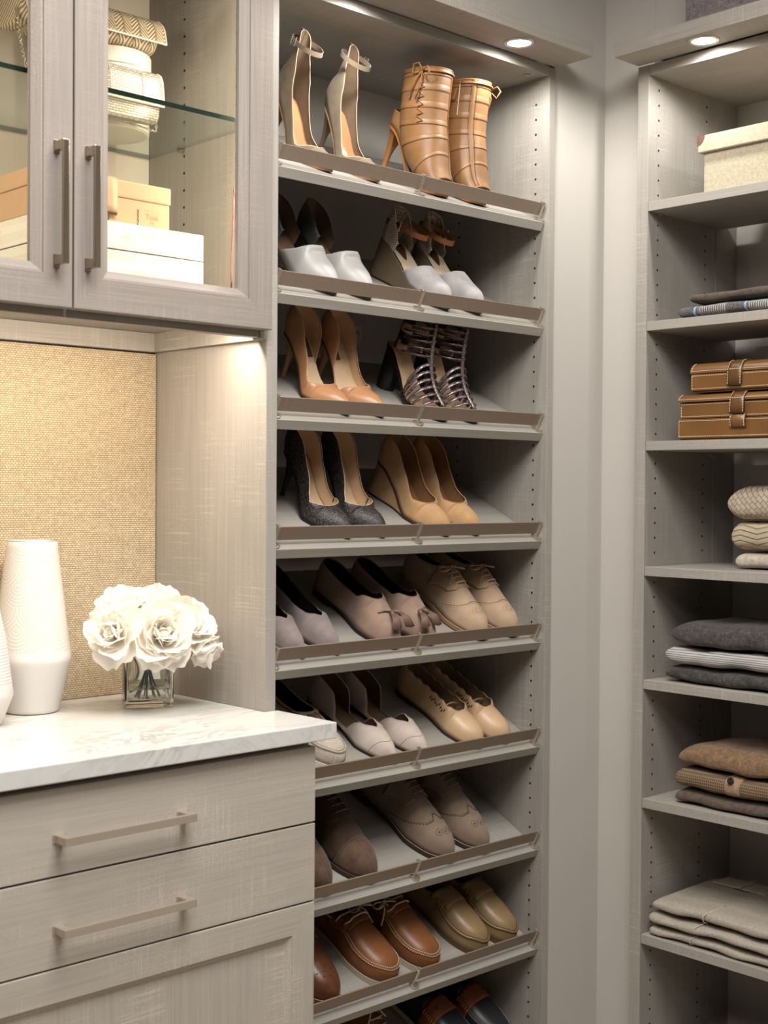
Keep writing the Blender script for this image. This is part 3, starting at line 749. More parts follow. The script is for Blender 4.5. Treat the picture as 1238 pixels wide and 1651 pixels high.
def espadrille(a):
    la = Last(.205, .041, .029, .028, (1.7, .66), [(0, .080), (.14, .075), (.36, .050), (.58, .024), (.72, .017), (.88, .015), (1, .016)],
              [(0, .070), (.06, .067), (.14, .048), (.24, .020), (.38, .030), (.46, .042), (.62, .040), (.78, .035), (.88, .031), (.95, .025), (1, .018)], lambda t: .84 if t < .42 else 0, bulge=.006, e=.7, tb=.6)
    upper(la, 'vamp', M_greysu, a, .44, 1, 28, slant=.13); upper(la, 'heel_counter', M_raffia, a, 0, .25, 16); lining(la, M_raffia, a, .25, 14, name='counter_lining'); lining(la, M_sand, a, .84, 12, t0=.60, name='vamp_lining', d=.003)
    insole(la, M_sand, a, t1=.88); outsole(la, M_rope, a, bottom=.004, name='wedge_sole', mar=.0015); 
    s = MB(); s.grid([[(la.cx(t) + max(.0004, la.w(t)) * x, (1 - t) * la.L, z) for x, z in ((-1.02, 0), (-1.02, .004), (1.02, .004), (1.02, 0))] for t in tsamples(0, 1, 20)], cv=True); s.build('outsole', M_sole, a)
    s = MB(); s.grid([[(x * .6 * math.sin(PI * (.08 + .88 * u)) * .028, (1 - lerp(.05, .34, u)) * la.L, la.zb(lerp(.05, .34, u)) + .0042) for x in (-1, 0, 1)] for u in [i / 12 for i in range(13)]]); s.build('heel_pad', M_dkbr, a, True)
    binding(la, plain('pale_edge', (206, 192, 170), .7), a, .25)
    c = la.P(1e-5, .02) + Vector((0, 0, -.026)); s = MB()
    s.grid([[c + Vector(((.033 + d) * math.sin(u), -.036 + (.043 + d) * math.cos(u), -.006 * (1 - math.cos(u)) + h)) for h, d in ((-.0055, 0), (.0055, 0), (.0055, .0016), (-.0055, .0016))] for u in [2 * PI * i / 44 for i in range(44)]], cu=True, cv=True)
    s.build('ankle_strap', M_strap, a, True, 0, True, 40)
    b = MB(); bc = c + Vector((-.0355, -.030, -.006)); b.tube([bc + Vector((-.001, .007 * x, .009 * z)) for x, z in ((-1, -1), (1, -1), (1, 1), (-1, 1))], .0013, 6, True); b.build('buckle', M_satin, a)
    b = MB(); b.box(-.0385, -.0345, -.006, .026, -.0058, .0058, .0008); b.build('strap_end', M_dkbr, a, loc=c + Vector((0, -.026, -.006)))
pair(espadrille, 1, 'espadrille_wedge', ['grey suede espadrille wedge with cognac ankle strap, left one of its pair', 'grey suede espadrille wedge with cognac ankle strap, right one of its pair'], 'shoe', 'grey suede espadrille wedges', [.458, .552], .026, [11, 10])

# -- third shelf: nude leather pumps, cut away on the inner side
M_nudel = leather('tan_nude_leather', (172, 124, 87), .34, .04); M_print = plain('printed_patch', (86, 72, 58), .6); M_insA = leather('beige_insole', (214, 184, 150), .4, .03)
def nude_pump(a):
    def med(t, sd, v): return v * (1 if sd < 0 else crv([(0, 1), (.22, 1), (.29, .62), (.34, .10), (.52, .10), (.58, .8), (.64, 1)])(t))
    la = Last(.204, .042, .028, .026, POINT, [(0, .092), (.12, .086), (.30, .055), (.46, .018), (.56, .005), (.85, .003), (1, .006)],
              [(0, .060), (.14, .052), (.30, .033), (.5, .025), (.64, .031), (.80, .032), (.92, .026), (1, .018)], pump_r(.66, .90, .12), med=med, bulge=.012, tb=.57)
    upper(la, 'upper', M_nudel, a, extra=(.66,), n=46); lining(la, M_beigel, a, .72, 36, extra=(.66,)); insole(la, M_insA, a, t1=.82, n=30)
    outsole(la, M_sole, a, .0035); heel(la, M_nudel, a, .15, (.0045, .0045), .022, 2.8); binding(la, M_beigel, a, .66, n=46, extra=(.66,), r=.0006)
    s = MB(); s.grid([[((.010 + .011 * x), (1 - t) * la.L, la.zb(t) + .0045) for x in (-1, 1)] for t in (.10, .14, .18, .22, .26, .30)]); s.build('insole_patch', M_print, a)
pair(nude_pump, 2, 'pump_shoe', ['tan leather pointed pump with an open inner side, beside the cabinet', 'tan leather pointed pump with an open inner side, nearer the strappy sandals'], 'shoe', 'tan leather pumps', [.196, .284], .028, [9, 9])

# -- third shelf: strappy cage sandals
def snakemat():
    t = NT('metallic_snake'); v = t.n('ShaderNodeTexVoronoi', Scale=1.0); t.l(t.co((520, 520, 520)), v.inputs['Vector'])
    t.col(t.ramp(v.outputs['Distance'], [(.15, srgb((176, 160, 158))), (.6, srgb((70, 58, 58)))])); t.set(Roughness=.32, Metallic=.55); return t.m
M_snake = snakemat()
def sandal(a):
    la = Last(.192, .040, .026, .026, (2.2, .52), [(0, .092), (.14, .086), (.31, .055), (.48, .022), (.60, .010), (.85, .007), (1, .008)],
              [(0, .085), (.10, .10), (.26, .10), (.40, .078), (.55, .058), (.70, .046), (.85, .036), (1, .024)], [(0, 0), (1, 0)], bulge=.004, e=.8, tb=.6)
    insole(la, M_beigel, a, t1=.985, n=30); outsole(la, M_black, a, .005, .0012); heel(la, M_black, a, .24, (.020, .019), .024, .8)
    # cage of straps: every strap leaves the central front strap and runs back to the sole or round the ankle
    seam = [(.012, .030), (.030, .043), (.046, .056), (.060, .072), (.071, .090), (.079, .109), (.085, .129), (.090, .149), (.094, .169), (.097, .188), (.100, .206)]
    fy = crv([(i / 10, q[0]) for i, q in enumerate(seam)]); fz = crv([(i / 10, q[1] * .83) for i, q in enumerate(seam)])
    for k in range(13):
        u = k / 12; y0, z0 = fy(u), fz(u); q = []
        for i in range(21):
            w = lerp(-1, 1, i / 20); a_ = abs(w); sg = 1 if w >= 0 else -1
            if z0 < .100:
                t = 1 - (y0 + .018 * a_ ** 1.6) / la.L; hw = la.w(t) + .001; zs = la.zb(t) + .003
                q.append(Vector((sg * hw * math.sin(a_ * PI / 2) ** .8, y0 + .018 * a_ ** 1.6, zs + (z0 - zs) * max(0, math.cos(a_ * PI / 2)) ** .75)))
            else:
                an = w * 2.7; q.append(Vector((.031 * math.sin(an), y0 + .035 - .035 * math.cos(an), z0 - .010 * (1 - math.cos(an)) * .5)))
        s = MB(); s.tube(q, .0042, 8, flat=.42, up=(0, -.3, 1) if z0 < .100 else (0, .8, .6)); s.build('strap', M_snake, a, True)
    s = MB(); s.tube([Vector((0, fy(i / 24) - .0025, fz(i / 24) + .0015)) for i in range(25)], .0045, 8, flat=.6); s.build('centre_strap', M_snake, a, True)
    # heel counter: dark spine with beige bands
    s = MB(); s.grid([[Vector((.030 * math.sin(u), .140 + .034 * math.cos(u), 0.086 + .015 * k)) for u in [lerp(-.5, .5, j / 6) for j in range(7)]] for k in range(6)]); o = s.build('heel_spine', M_black, a, True); md = o.modifiers.new('thickness', 'SOLIDIFY'); md.thickness = .003
    for k in range(4):
        z = .094 + .019 * k
        s = MB(); s.grid([[Vector((.0285 * math.sin(u), .138 + .0325 * math.cos(u), z + h)) for u in [lerp(-1.9, 1.9, j / 16) for j in range(17)]] for h in (0, .007, .014)]); o = s.build('heel_band', M_beigel if k % 2 == 0 else M_black, a, True); md = o.modifiers.new('thickness', 'SOLIDIFY'); md.thickness = .0016
pair(sandal, 2, 'strappy_sandal', ['metallic snake-print cage sandal with a black block heel, left one', 'metallic snake-print cage sandal nearest the tower side, right one'], 'sandal', 'snake-print cage sandals', [.452, .542], .028, [8, 8])
bl = boxo('sticker', (-.012, .012, -.0004, .0004, -.02, .02), plain('white_sticker', (205, 198, 190), .7), None, 0); bl.location = (.455, .2995, .328 + H); bl.rotation_euler = (0, 0, 0)
tag(bl, 'small white sticker with dark red lettering behind the left cage sandal', 'sticker')
text('Vi', .016, (0, -.0005, .002), (PI / 2, 0, 0), plain('red_print', (96, 22, 26), .7), bl)

# -- fourth shelf: black glitter pumps
def glitter():
    t = NT('black_glitter'); n = t.noise((520, 520, 520), 2, .7); t.col(t.ramp(n, [(.44, srgb((18, 16, 16))), (.56, srgb((48, 43, 42))), (.68, srgb((128, 118, 112)))])); t.bump(n, .6, .001); t.set(Roughness=.5); return t.m
M_glit = glitter()
def black_pump(a):
    la = Last(.206, .043, .028, .026, (1.75, .70), [(0, .094), (.12, .088), (.30, .056), (.46, .018), (.56, .005), (.85, .003), (1, .006)],
              [(0, .062), (.14, .053), (.30, .039), (.5, .033), (.66, .036), (.80, .035), (.92, .028), (1, .020)], pump_r(.69, .90, .12), bulge=.012, tb=.57)
    upper(la, 'upper', M_glit, a, extra=(.69,)); lining(la, M_insA, a, .76, extra=(.69,)); insole(la, M_insA, a, t1=.82, shrink=.003)
    s = MB(); s.tube([(la.cx(t) + la.w(t) - .0035, (1 - t) * la.L, la.zb(t) + .0034) for t in [lerp(.10, .55, i / 20) for i in range(21)]], .0012, 5); s.build('insole_edge', M_blackl, a)
    outsole(la, M_black, a, .0035); heel(la, M_black, a, .15, (.0045, .0045), .022, 2.8); binding(la, M_insA, a, .69, extra=(.69,), r=.0006)
pair(black_pump, 3, 'pump_shoe', ['black glitter stiletto pump with beige lining, beside the cabinet', 'black glitter stiletto pump with beige lining, nearer the tan wedges'], 'shoe', 'black glitter pumps', [.200, .289], .028, [10, 10])

# -- fourth shelf: tan suede wedge pumps
M_tansu = suede('tan_suede', (178, 140, 100), .10); M_tanin = leather('tan_lining', (140, 104, 70), .35, .05)
def wedge_pump(a):
    la = Last(.216, .042, .030, .029, (1.9, .62), [(0, .072), (.14, .068), (.32, .044), (.48, .017), (.60, .006), (.86, .004), (1, .006)],
              [(0, .064), (.14, .056), (.30, .043), (.5, .037), (.66, .039), (.80, .037), (.92, .030), (1, .022)], pump_r(.70, .90, .13), bulge=.008, tb=.60)
    upper(la, 'upper', M_tansu, a, extra=(.70,)); lining(la, M_tanin, a, .78, extra=(.70,)); insole(la, M_tanin, a, t1=.84); binding(la, M_tansu, a, .70, extra=(.7,), r=.0011)
    outsole(la, M_tansu, a, bottom=.004, mar=.0, t1=.62, name='wedge_heel'); outsole(la, M_sole, a, .004, .0010)
    s = MB(); s.grid([[(x * la.w(t) * 1.01, (1 - t) * la.L, z) for x, z in ((-1, 0), (-1, .004), (1, .004), (1, 0))] for t in tsamples(0, .62, 16)], cv=True); s.build('top_piece', M_sole, a)
    s = MB(); s.lathe([(.0005, 0), (.004, 0), (.0045, .0008), (.0035, .0012), (.002, .0010)], 14, (.004, (1 - .50) * la.L, la.zb(.5) + .004)); s.build('insole_sticker', plain('sticker_white', (226, 220, 210), .5), a)
pair(wedge_pump, 3, 'wedge_pump', ['tan suede wedge pump, left one of the pair on the fourth shelf', 'tan suede wedge pump, right one of the pair on the fourth shelf'], 'shoe', 'tan suede wedge pumps', [.464, .552], .028, [9, 9])

# -- fifth shelf: grey pointed flats
M_greyf = suede('grey_violet_suede', (132, 120, 116), .14)
def grey_flat(a):
    la = Last(.240, .038, .028, .026, POINT, [(0, .014), (.2, .013), (.45, .009), (.7, .0045), (.88, .004), (1, .008)],
              [(0, .060), (.16, .052), (.35, .044), (.52, .040), (.62, .040), (.70, .046), (.80, .037), (.92, .028), (1, .018)], vee_r(.72, .82, .22, .62), bulge=.008)
    upper(la, 'upper', M_greyf, a, extra=(.72,)); lining(la, M_blackl, a, .78, extra=(.72,)); insole(la, M_tansole, a, t1=.9); outsole(la, M_black, a, .0040, .0008)
    outsole(la, M_black, a, bottom=0, t1=.26, mar=-.0004, name='heel'); binding(la, M_blackl, a, .72, extra=(.72,), r=.0006)
pair(grey_flat, 4, 'pointed_flat', ['grey suede pointed flat half hidden by the cabinet side', 'grey suede pointed flat with black lining, nearer the tassel loafers'], 'shoe', 'grey suede pointed flats', [.088, .172], .026, [9, 9])

# -- fifth shelf: taupe tassel loafers
M_tau = suede('mauve_taupe_suede', (150, 126, 110), .10); M_tass = leather('tassel_leather', (112, 88, 76), .5)
def tassel(a):
    def rf(t):
        if t >= .66: return 0
        if t > .55: return .62 * math.sqrt(max(0, 1 - ((t - .55) / .11) ** 2)) if t > .60 else .62 + .18 * (1 - (t - .55) / .05)
        return .80
    la = Last(.236, .041, .030, .029, (2.0, .56), [(0, .014), (.2, .013), (.45, .010), (.7, .0055), (.88, .005), (1, .009)],
              [(0, .058), (.16, .052), (.35, .047), (.50, .048), (.58, .062), (.66, .063), (.78, .050), (.88, .040), (.95, .033), (1, .024)], rf, bulge=.006)
    upper(la, 'upper', M_tau, a, extra=(.66,)); lining(la, M_blackl, a, .74, extra=(.66,)); insole(la, M_tansole, a, t1=.86); binding(la, M_tass, a, .66, extra=(.66,), r=.0007)
    outsole(la, M_black, a, .005, .0012); outsole(la, M_black, a, bottom=0, t1=.27, mar=-.0002, name='heel')
    c = la.P(.10, .79, .003); s = MB(); s.tube([la.P(-.30, .765, .001), la.P(-.10, .775, .003), c], .0015, 5); s.build('tassel_cord', M_tass, a, True)
    for sg in (-1, 1):
        s = MB(); b = c + Vector((.008 * sg + .004, -.006, .003)); s.tube([c, b, b + Vector((.004 * sg, -.010, -.002))], [.0024, .0042, .0044], 10)
        for k in range(11):
            an = lerp(-1, 1, k / 10); st0 = b + Vector((.004 * sg + .0045 * an, -.008, .0005)); e = b + Vector((.011 * sg + .013 * an, -.038 + .004 * abs(an), -.016 - .001 * an * sg)); s.tube([st0, st0.lerp(e, .5) + Vector((0, 0, .006)), e], .0012, 5)
        s.build('tassel', M_tass, a, True)
pair(tassel, 4, 'tassel_loafer', ['mauve taupe suede tassel loafer, left one of its pair', 'mauve taupe suede tassel loafer, right one of its pair'], 'shoe', 'taupe suede tassel loafers', [.322, .420], .027, [6, 8])

# -- lace-up builder used on three shelves
def laceup(a, mu, ml, msole, mlace, L=.262, wb=.0435, toe=ALMOND, top=.074, vamp=.068, style='wing', bows=True, thread=M_thread, welt=None, heelz=.022, mperf=M_dkthread, tv=.60, mcap=None, mheel=None):
    la = Last(L, wb, wb * .74, wb * .70, toe, [(0, heelz), (.2, heelz * .95), (.45, heelz * .62), (.7, .0095), (.88, .009), (1, .014)],
              [(0, top * .88), (.14, top * .86), (.30, top * .98), (.42, top * 1.10), (tv, vamp), (.72, vamp * .80), (.84, vamp * .66), (.93, vamp * .54), (1, vamp * .40)], lambda t: .60 * max(0, min(1, (.36 - t) / .10)) ** .5 if t < .36 else 0, bulge=.008, hk=.14)
    upper(la, 'upper', mu, a, extra=(.36,)); lining(la, ml, a, .42, extra=(.36,)); insole(la, ml, a, t1=.7); binding(la, mu, a, .36, extra=(.36,), r=.0012)
    outsole(la, msole, a, .0075, .0035, name='welted_sole'); outsole(la, mheel or msole, a, bottom=0, t1=.27, mar=.002, name='heel')
    for sd in (-1, 1):                                         # open lacing flaps
        f = crv([(.34, .78), (.46, .62), (.56, .56), (tv + .02, .34)]); g = crv([(.34, .10), (.5, .10), (tv - .02, .13), (tv + .02, .24)])
        patch(la, 'lacing_flap', mu, a, (.345, tv + .02), lambda t: sd * g(t), lambda t: sd * f(t), 14, 8, .0038, .0030)
    s = MB(); rows = [[la.P(lerp(-.22, .22, j / 6), lerp(.30, tv + .02, i / 10), .0009) for j in range(7)] for i in range(11)]; s.grid(rows); s.build('tongue', mu, a, True, 0, True)
    s = MB(); nl = 4
    for k in range(nl):
        t = lerp(.41, tv - .025, k / (nl - 1)); s.tube([la.P(lerp(-.24, .24, i / 10), t + .012 * math.sin(i / 10 * PI), .0042 + .0030 * math.sin(i / 10 * PI)) for i in range(11)], .0018, 6)
        if k < nl - 1: s.tube([la.P(lerp(-.18, .18, i / 8), t + .03 * i / 8, .0032) for i in range(9)], .0011, 5)
    s.build('lace', mlace, a, True)
    if bows: bow(a, la.P(.0001, .42, .009), mlace, .0017, 1.2, seed=3, drop=.03)
    lines = []; perf = []
    if style == 'wing':
        W1 = [(-.93, .50), (-.80, .62), (-.62, .70), (-.40, .755), (-.18, .775), (-.02, .735)] if True else None
        C1 = [(-.94, .46), (-.80, .60), (-.58, .70), (-.34, .76), (-.15, .765), (0, .72), (.15, .765), (.34, .76), (.58, .70), (.80, .60), (.94, .46)] if style == 'wing' else []
        ks = [i / 10 for i in range(11)]; fv = crv(list(zip(ks, [c[0] for c in C1]))); ft = crv(list(zip(ks, [c[1] for c in C1])))
        perf += [(fv(i / 44), ft(i / 44) + .008, .0014) for i in range(45)]
        lines += [[la.P(fv(i / 80), ft(i / 80) - .004, .0006) for i in range(81)]]
        for v0, t0_ in ((-.24, .86), (.24, .86), (0, .875)):
            perf += [(v0, t0_, .0021)] + [(v0 + .11 * math.cos(q * PI / 5), t0_ + .024 * math.sin(q * PI / 5), .0010) for q in range(10)]
        perf += [(v, t, .0008) for sd in (-1, 1) for v, t in [(sd * lerp(.58, .42, i / 8), lerp(.42, .60, i / 8)) for i in range(9)]]
    elif style == 'plainwing':
        C1 = [(-.94, .52), (-.72, .66), (-.45, .745), (-.2, .77), (0, .765), (.2, .77), (.45, .745), (.72, .66), (.94, .52)]
        ks = [i / 8 for i in range(9)]; fv = crv(list(zip(ks, [c[0] for c in C1]))); ft = crv(list(zip(ks, [c[1] for c in C1])))
        perf += [(fv(i / 34), ft(i / 34), .0013) for i in range(35)]
        lines += [[la.P(fv(i / 80), ft(i / 80) - .012, .0006) for i in range(81)], [la.P(fv(i / 80), ft(i / 80) + .012, .0006) for i in range(81)]]
        perf += [(.28 * math.cos(q * PI / 6) * c, .855 + .035 * math.sin(q * PI / 6) * c, .0010) for q in range(12) for c in (1, .55)]
        perf += [(sd * .46, lerp(.40, .56, i / 6), .0008) for sd in (-1, 1) for i in range(7)]
    elif style == 'cap':
        upper(la, 'toe_cap', mcap or mu, a, .755, 1, 14, 10, off=.0010, thick=.0010)
        lines += [[la.P(lerp(-.96, .96, i / 60), .752, .0005) for i in range(61)], [la.P(lerp(-.96, .96, i / 60), .768, .0018) for i in range(61)]]
    elif style == 'brogue':
        perf += [(v, t, .0016) for v, t in ((0, .90), (-.22, .88), (.22, .88), (-.12, .85), (.12, .85), (0, .82), (-.34, .84), (.34, .84), (-.45, .80), (.45, .80))]
    if lines: stitch('stitching', lines, mperf if style != 'plainwing' else thread, a, .0004, .003)
    if perf: dots('perforations', la, perf, mperf, a)
    ws = []
    for sd in (-1, 1): ws.append([Vector((la.cx(t) + sd * (la.w(t) + .0022), (1 - t) * la.L - (.0022 if t > .97 else 0), la.zb(t) + .0011)) for t in [lerp(.2, 1, i / 70) for i in range(71)]])
    stitch('welt_stitching', ws, thread, a, .0006, .0036)
    return la
M_oxf = suede('sand_nubuck', (176, 150, 124), .07); M_oxl = leather('sand_lace', (188, 160, 132), .7)
def oxford(a): laceup(a, M_oxf, M_brownl, leather('sand_sole', (140, 108, 78), .5), M_oxl, .250, .040, (2.1, .52), .066, .066, 'plainwing', True, M_thread, mperf=plain('sand_perforation', (96, 76, 58), .9), heelz=.020)
pair(oxford, 4, 'oxford_shoe', ['sand nubuck brogue oxford with tied laces, left one of its pair', 'sand nubuck brogue oxford beside the tower side, right one of its pair'], 'shoe', 'sand nubuck oxfords', [.570, .665], .027, [4, 5])

# -- sixth shelf: canvas boat shoe, half hidden by the countertop
M_canvas = woven('oatmeal_canvas', (206, 194, 176), 1400, .10)
M_whites = plain('white_rubber', (214, 206, 196), .5); M_lacebr = leather('brown_rawhide', (112, 66, 34), .5)
def moc_last(L=.255, wb=.043, top=.056, vamp=.060, toe=ROUND, sole=.012, tv=.56):
    return Last(L, wb, wb * .76, wb * .74, toe, [(0, sole), (.2, sole), (.5, sole), (.8, sole), (1, sole + .004)],
                [(0, top), (.14, top * .94), (.35, top * .86), (tv - .06, top * .95), (tv, vamp), (.70, vamp * .86), (.84, vamp * .74), (.93, vamp * .64), (1, vamp * .46)], lambda t: 0 if t >= tv else .80 * math.sqrt(max(0, 1 - (1 - min(1, (tv - t) / .10)) ** 2)), bulge=.006, e=.62, e2=.75, tip=.12, tipmin=.42)
APV = [(-.52, .50), (-.56, .62), (-.58, .74), (-.55, .84), (-.42, .92), (-.2, .955), (0, .962), (.2, .955), (.42, .92), (.55, .84), (.58, .74), (.56, .62), (.52, .50)]
def apron(la, a, m, mth, t0=.5, raised=.0022, th_r=.0008, pitch=.0046, ridge=.0016, wide=1.0):
    ap = [(v * wide, min(.985, max(t0, t) * (1 + .02 * (wide - 1) / .25))) for v, t in APV]
    crv_pts = curve(la, ap, .0010, 90)
    s = MB(); s.tube(crv_pts, ridge, 6); s.build('apron_seam', m, a, True)
    stitch('stitching', [[p + Vector((0, 0, .0018)) + (la.P(.0001, .7) - p).normalized() * .0022 for p in crv_pts], [p + Vector((0, 0, -.0002)) - (la.P(.0001, .7) - p).normalized() * .0020 for p in crv_pts]], mth, a, th_r, pitch)
def canvas_moc(a):
    la = moc_last(.245, .041, .052, .054); upper(la, 'upper', M_canvas, a, extra=(.56,)); lining(la, M_blackl, a, .64, extra=(.56,)); insole(la, M_blackl, a, t1=.8)
    outsole(la, M_whites, a, bottom=0, mar=.002, name='rubber_sole'); binding(la, M_sand, a, .56, extra=(.56,), r=.0018); apron(la, a, M_canvas, M_sand, .54)
    s = MB()
    for sd in (-1, 1):
        s.tube([la.P(sd * lerp(.30, .22, u), t, .002) for u, t in [(i / 20, .08 + .46 * i / 20) for i in range(21)]], .0016, 6)
    s.build('side_lace', M_lacebr, a, True)
    s = MB()
    for sd in (-1, 1):
        for t in (.2, .34, .48): 
            p = la.P(sd * .26, t, .0014); s.lathe([(.0022, 0), (.0040, .0008), (.0044, .002)], 10, p)
    s.build('eyelet', M_lacebr, a)
    c = la.P(-.02, .60, .004); s = MB(); s.tube([c + Vector((-.012, .004, -.002)), c, c + Vector((.004, -.020, -.004)), c + Vector((.008, -.024, -.003)), c + Vector((.010, -.004, .001)), c + Vector((.004, .002, .002))], .0018, 6); s.build('lace_bow', M_lacebr, a, True)
pair(canvas_moc, 5, 'boat_shoe', ['oatmeal canvas boat shoe poking out from under the marble countertop'], 'shoe', None, [.180], .032, [7])

# -- sixth shelf: pale pointed d'orsay flats
M_pale = suede('pale_stone_suede', (190, 176, 164), .08)
def dorsay(a):
    def med(t, sd, v): return v * crv([(0, 1), (.26, .98), (.33, .55), (.37, .12), (.50, .12), (.555, .72), (.60, 1)])(t)
    la = Last(.240, .039, .028, .026, POINT, [(0, .012), (.2, .011), (.45, .009), (.7, .0045), (.88, .004), (1, .008)],
              [(0, .062), (.14, .058), (.28, .050), (.45, .040), (.62, .036), (.70, .040), (.80, .036), (.92, .028), (1, .018)], vee_r(.72, .84, .20, .70), med=med, bulge=.008)
    upper(la, 'upper', M_pale, a, extra=(.72,), n=48); lining(la, M_brownl, a, .78, 40, extra=(.72,)); insole(la, leather('clay_insole', (152, 122, 100), .5), a, t1=.9); outsole(la, M_black, a, .004, .0008)
    outsole(la, M_black, a, bottom=0, t1=.26, mar=-.0004, name='heel'); binding(la, M_pale, a, .72, n=48, extra=(.72,), r=.0009)
    s = MB(); s.tube(curve(la, [(-.96, .80), (-.5, .83), (0, .875), (.5, .83), (.96, .80)], .0003), .0005, 4); s.build('toe_seam', plain('stone_seam', (150, 136, 124), .9), a)
pair(dorsay, 5, 'pointed_flat', ['pale stone suede pointed flat in front of the countertop corner', 'pale stone suede pointed flat, nearer the ballet flats'], 'shoe', 'pale stone pointed flats', [.320, .406], .026, [9, 9])

# -- sixth shelf: nude ballet flats with a scalloped edge and cut-outs
M_bal = leather('nude_ballet_leather', (196, 164, 128), .38, .03); M_bali = leather('ballet_lining', (150, 124, 94), .5)
def ballet(a):
    sc = lambda t: 1 + .035 * math.sin(t * 62)
    la = Last(.235, .039, .029, .028, (2.1, .54), [(0, .010), (.2, .010), (.45, .008), (.7, .005), (.88, .0045), (1, .008)],
              [(0, .062), (.14, .054), (.35, .050), (.52, .048), (.68, .046), (.78, .042), (.88, .036), (.95, .031), (1, .022)], pump_r(.69, .76, .12), bulge=.008, med=lambda t, sd, v: v * (sc(t) if t < .69 else 1))
    upper(la, 'upper', M_bal, a, extra=(.69,), n=70); lining(la, M_bali, a, .75, 60, extra=(.69,)); insole(la, M_bali, a, t1=.85); outsole(la, M_sole, a, .004, .0008)
    outsole(la, M_sole, a, bottom=0, t1=.26, mar=-.0004, name='heel')
    s = MB()
    for sd in (-1, 1):
        for k in range(9):
            t = .40 + .024 * k; v = sd * (.50 + .05 * math.sin(k * 2.1)); 
            s.add([la.P(v + sd * .09, t, .0006), la.P(v + sd * .03, t + .013, .0006), la.P(v - sd * .10, t + .016, .0006), la.P(v - sd * .04, t + .004, .0006)], [(0, 1, 2, 3), (3, 2, 1, 0)])
            if k % 2: s.add([la.P(v - sd * .08, t, .0006), la.P(v + sd * .04, t + .008, .0006), la.P(v - sd * .02, t + .014, .0006)], [(0, 1, 2), (2, 1, 0)])
    s.build('cut_outs', M_black, a)['kind'] = 'stuff'
    s = MB(); s.grid([[la.P(-1e-5, .55 + .012 * k).lerp(la.P(1e-5, .55 + .012 * k), u) + Vector((0, 0, -.012 + .006 * math.sin(PI * u))) for u in (0, .25, .5, .75, 1)] for k in (0, 1)]); s.build('elastic', plain('elastic_band', (190, 158, 134), .6), a)
pair(ballet, 5, 'ballet_flat', ['nude leather ballet flat with a scalloped edge, left one of its pair', 'nude leather ballet flat with a scalloped edge, right one of its pair'], 'shoe', 'nude leather ballet flats', [.564, .646], .026, [9, 9])

# -- seventh shelf: dark brown cap-toe shoes, taupe wingtips
M_dks = suede('dark_brown_suede', (74, 58, 48), .20); M_dkc = suede('worn_cap_suede', (92, 72, 60), .26)
def captoe(a): laceup(a, M_dks, M_blackl, M_sole, plain('brown_lace', (104, 92, 82), .8), .285, .046, (2.0, .56), .074, .070, 'cap', False, plain('brown_welt_thread', (120, 98, 80), .8), mperf=M_dkthread, mcap=M_dkc, tv=.58)
pair(captoe, 6, 'derby_shoe', ['dark brown suede cap-toe derby cut off by the drawer cabinet', 'dark brown suede cap-toe derby beside the drawer cabinet'], 'shoe', 'dark brown cap-toe derbies', [.146, .262], .027, [5, 7])
M_taus = suede('grey_taupe_suede', (128, 110, 94), .07)
def wingtip(a): laceup(a, M_taus, M_blackl, M_sole, plain('taupe_lace', (110, 96, 84), .8), .285, .046, (1.9, .58), .074, .072, 'wing', False, M_thread, mperf=plain('dark_perforation', (36, 28, 22), .9), tv=.56)
pair(wingtip, 6, 'wingtip_shoe', ['grey taupe suede wingtip with punched toe, left one of its pair', 'grey taupe suede wingtip with punched toe, right one of its pair'], 'shoe', 'grey taupe wingtips', [.478, .582], .027, [8, 8])

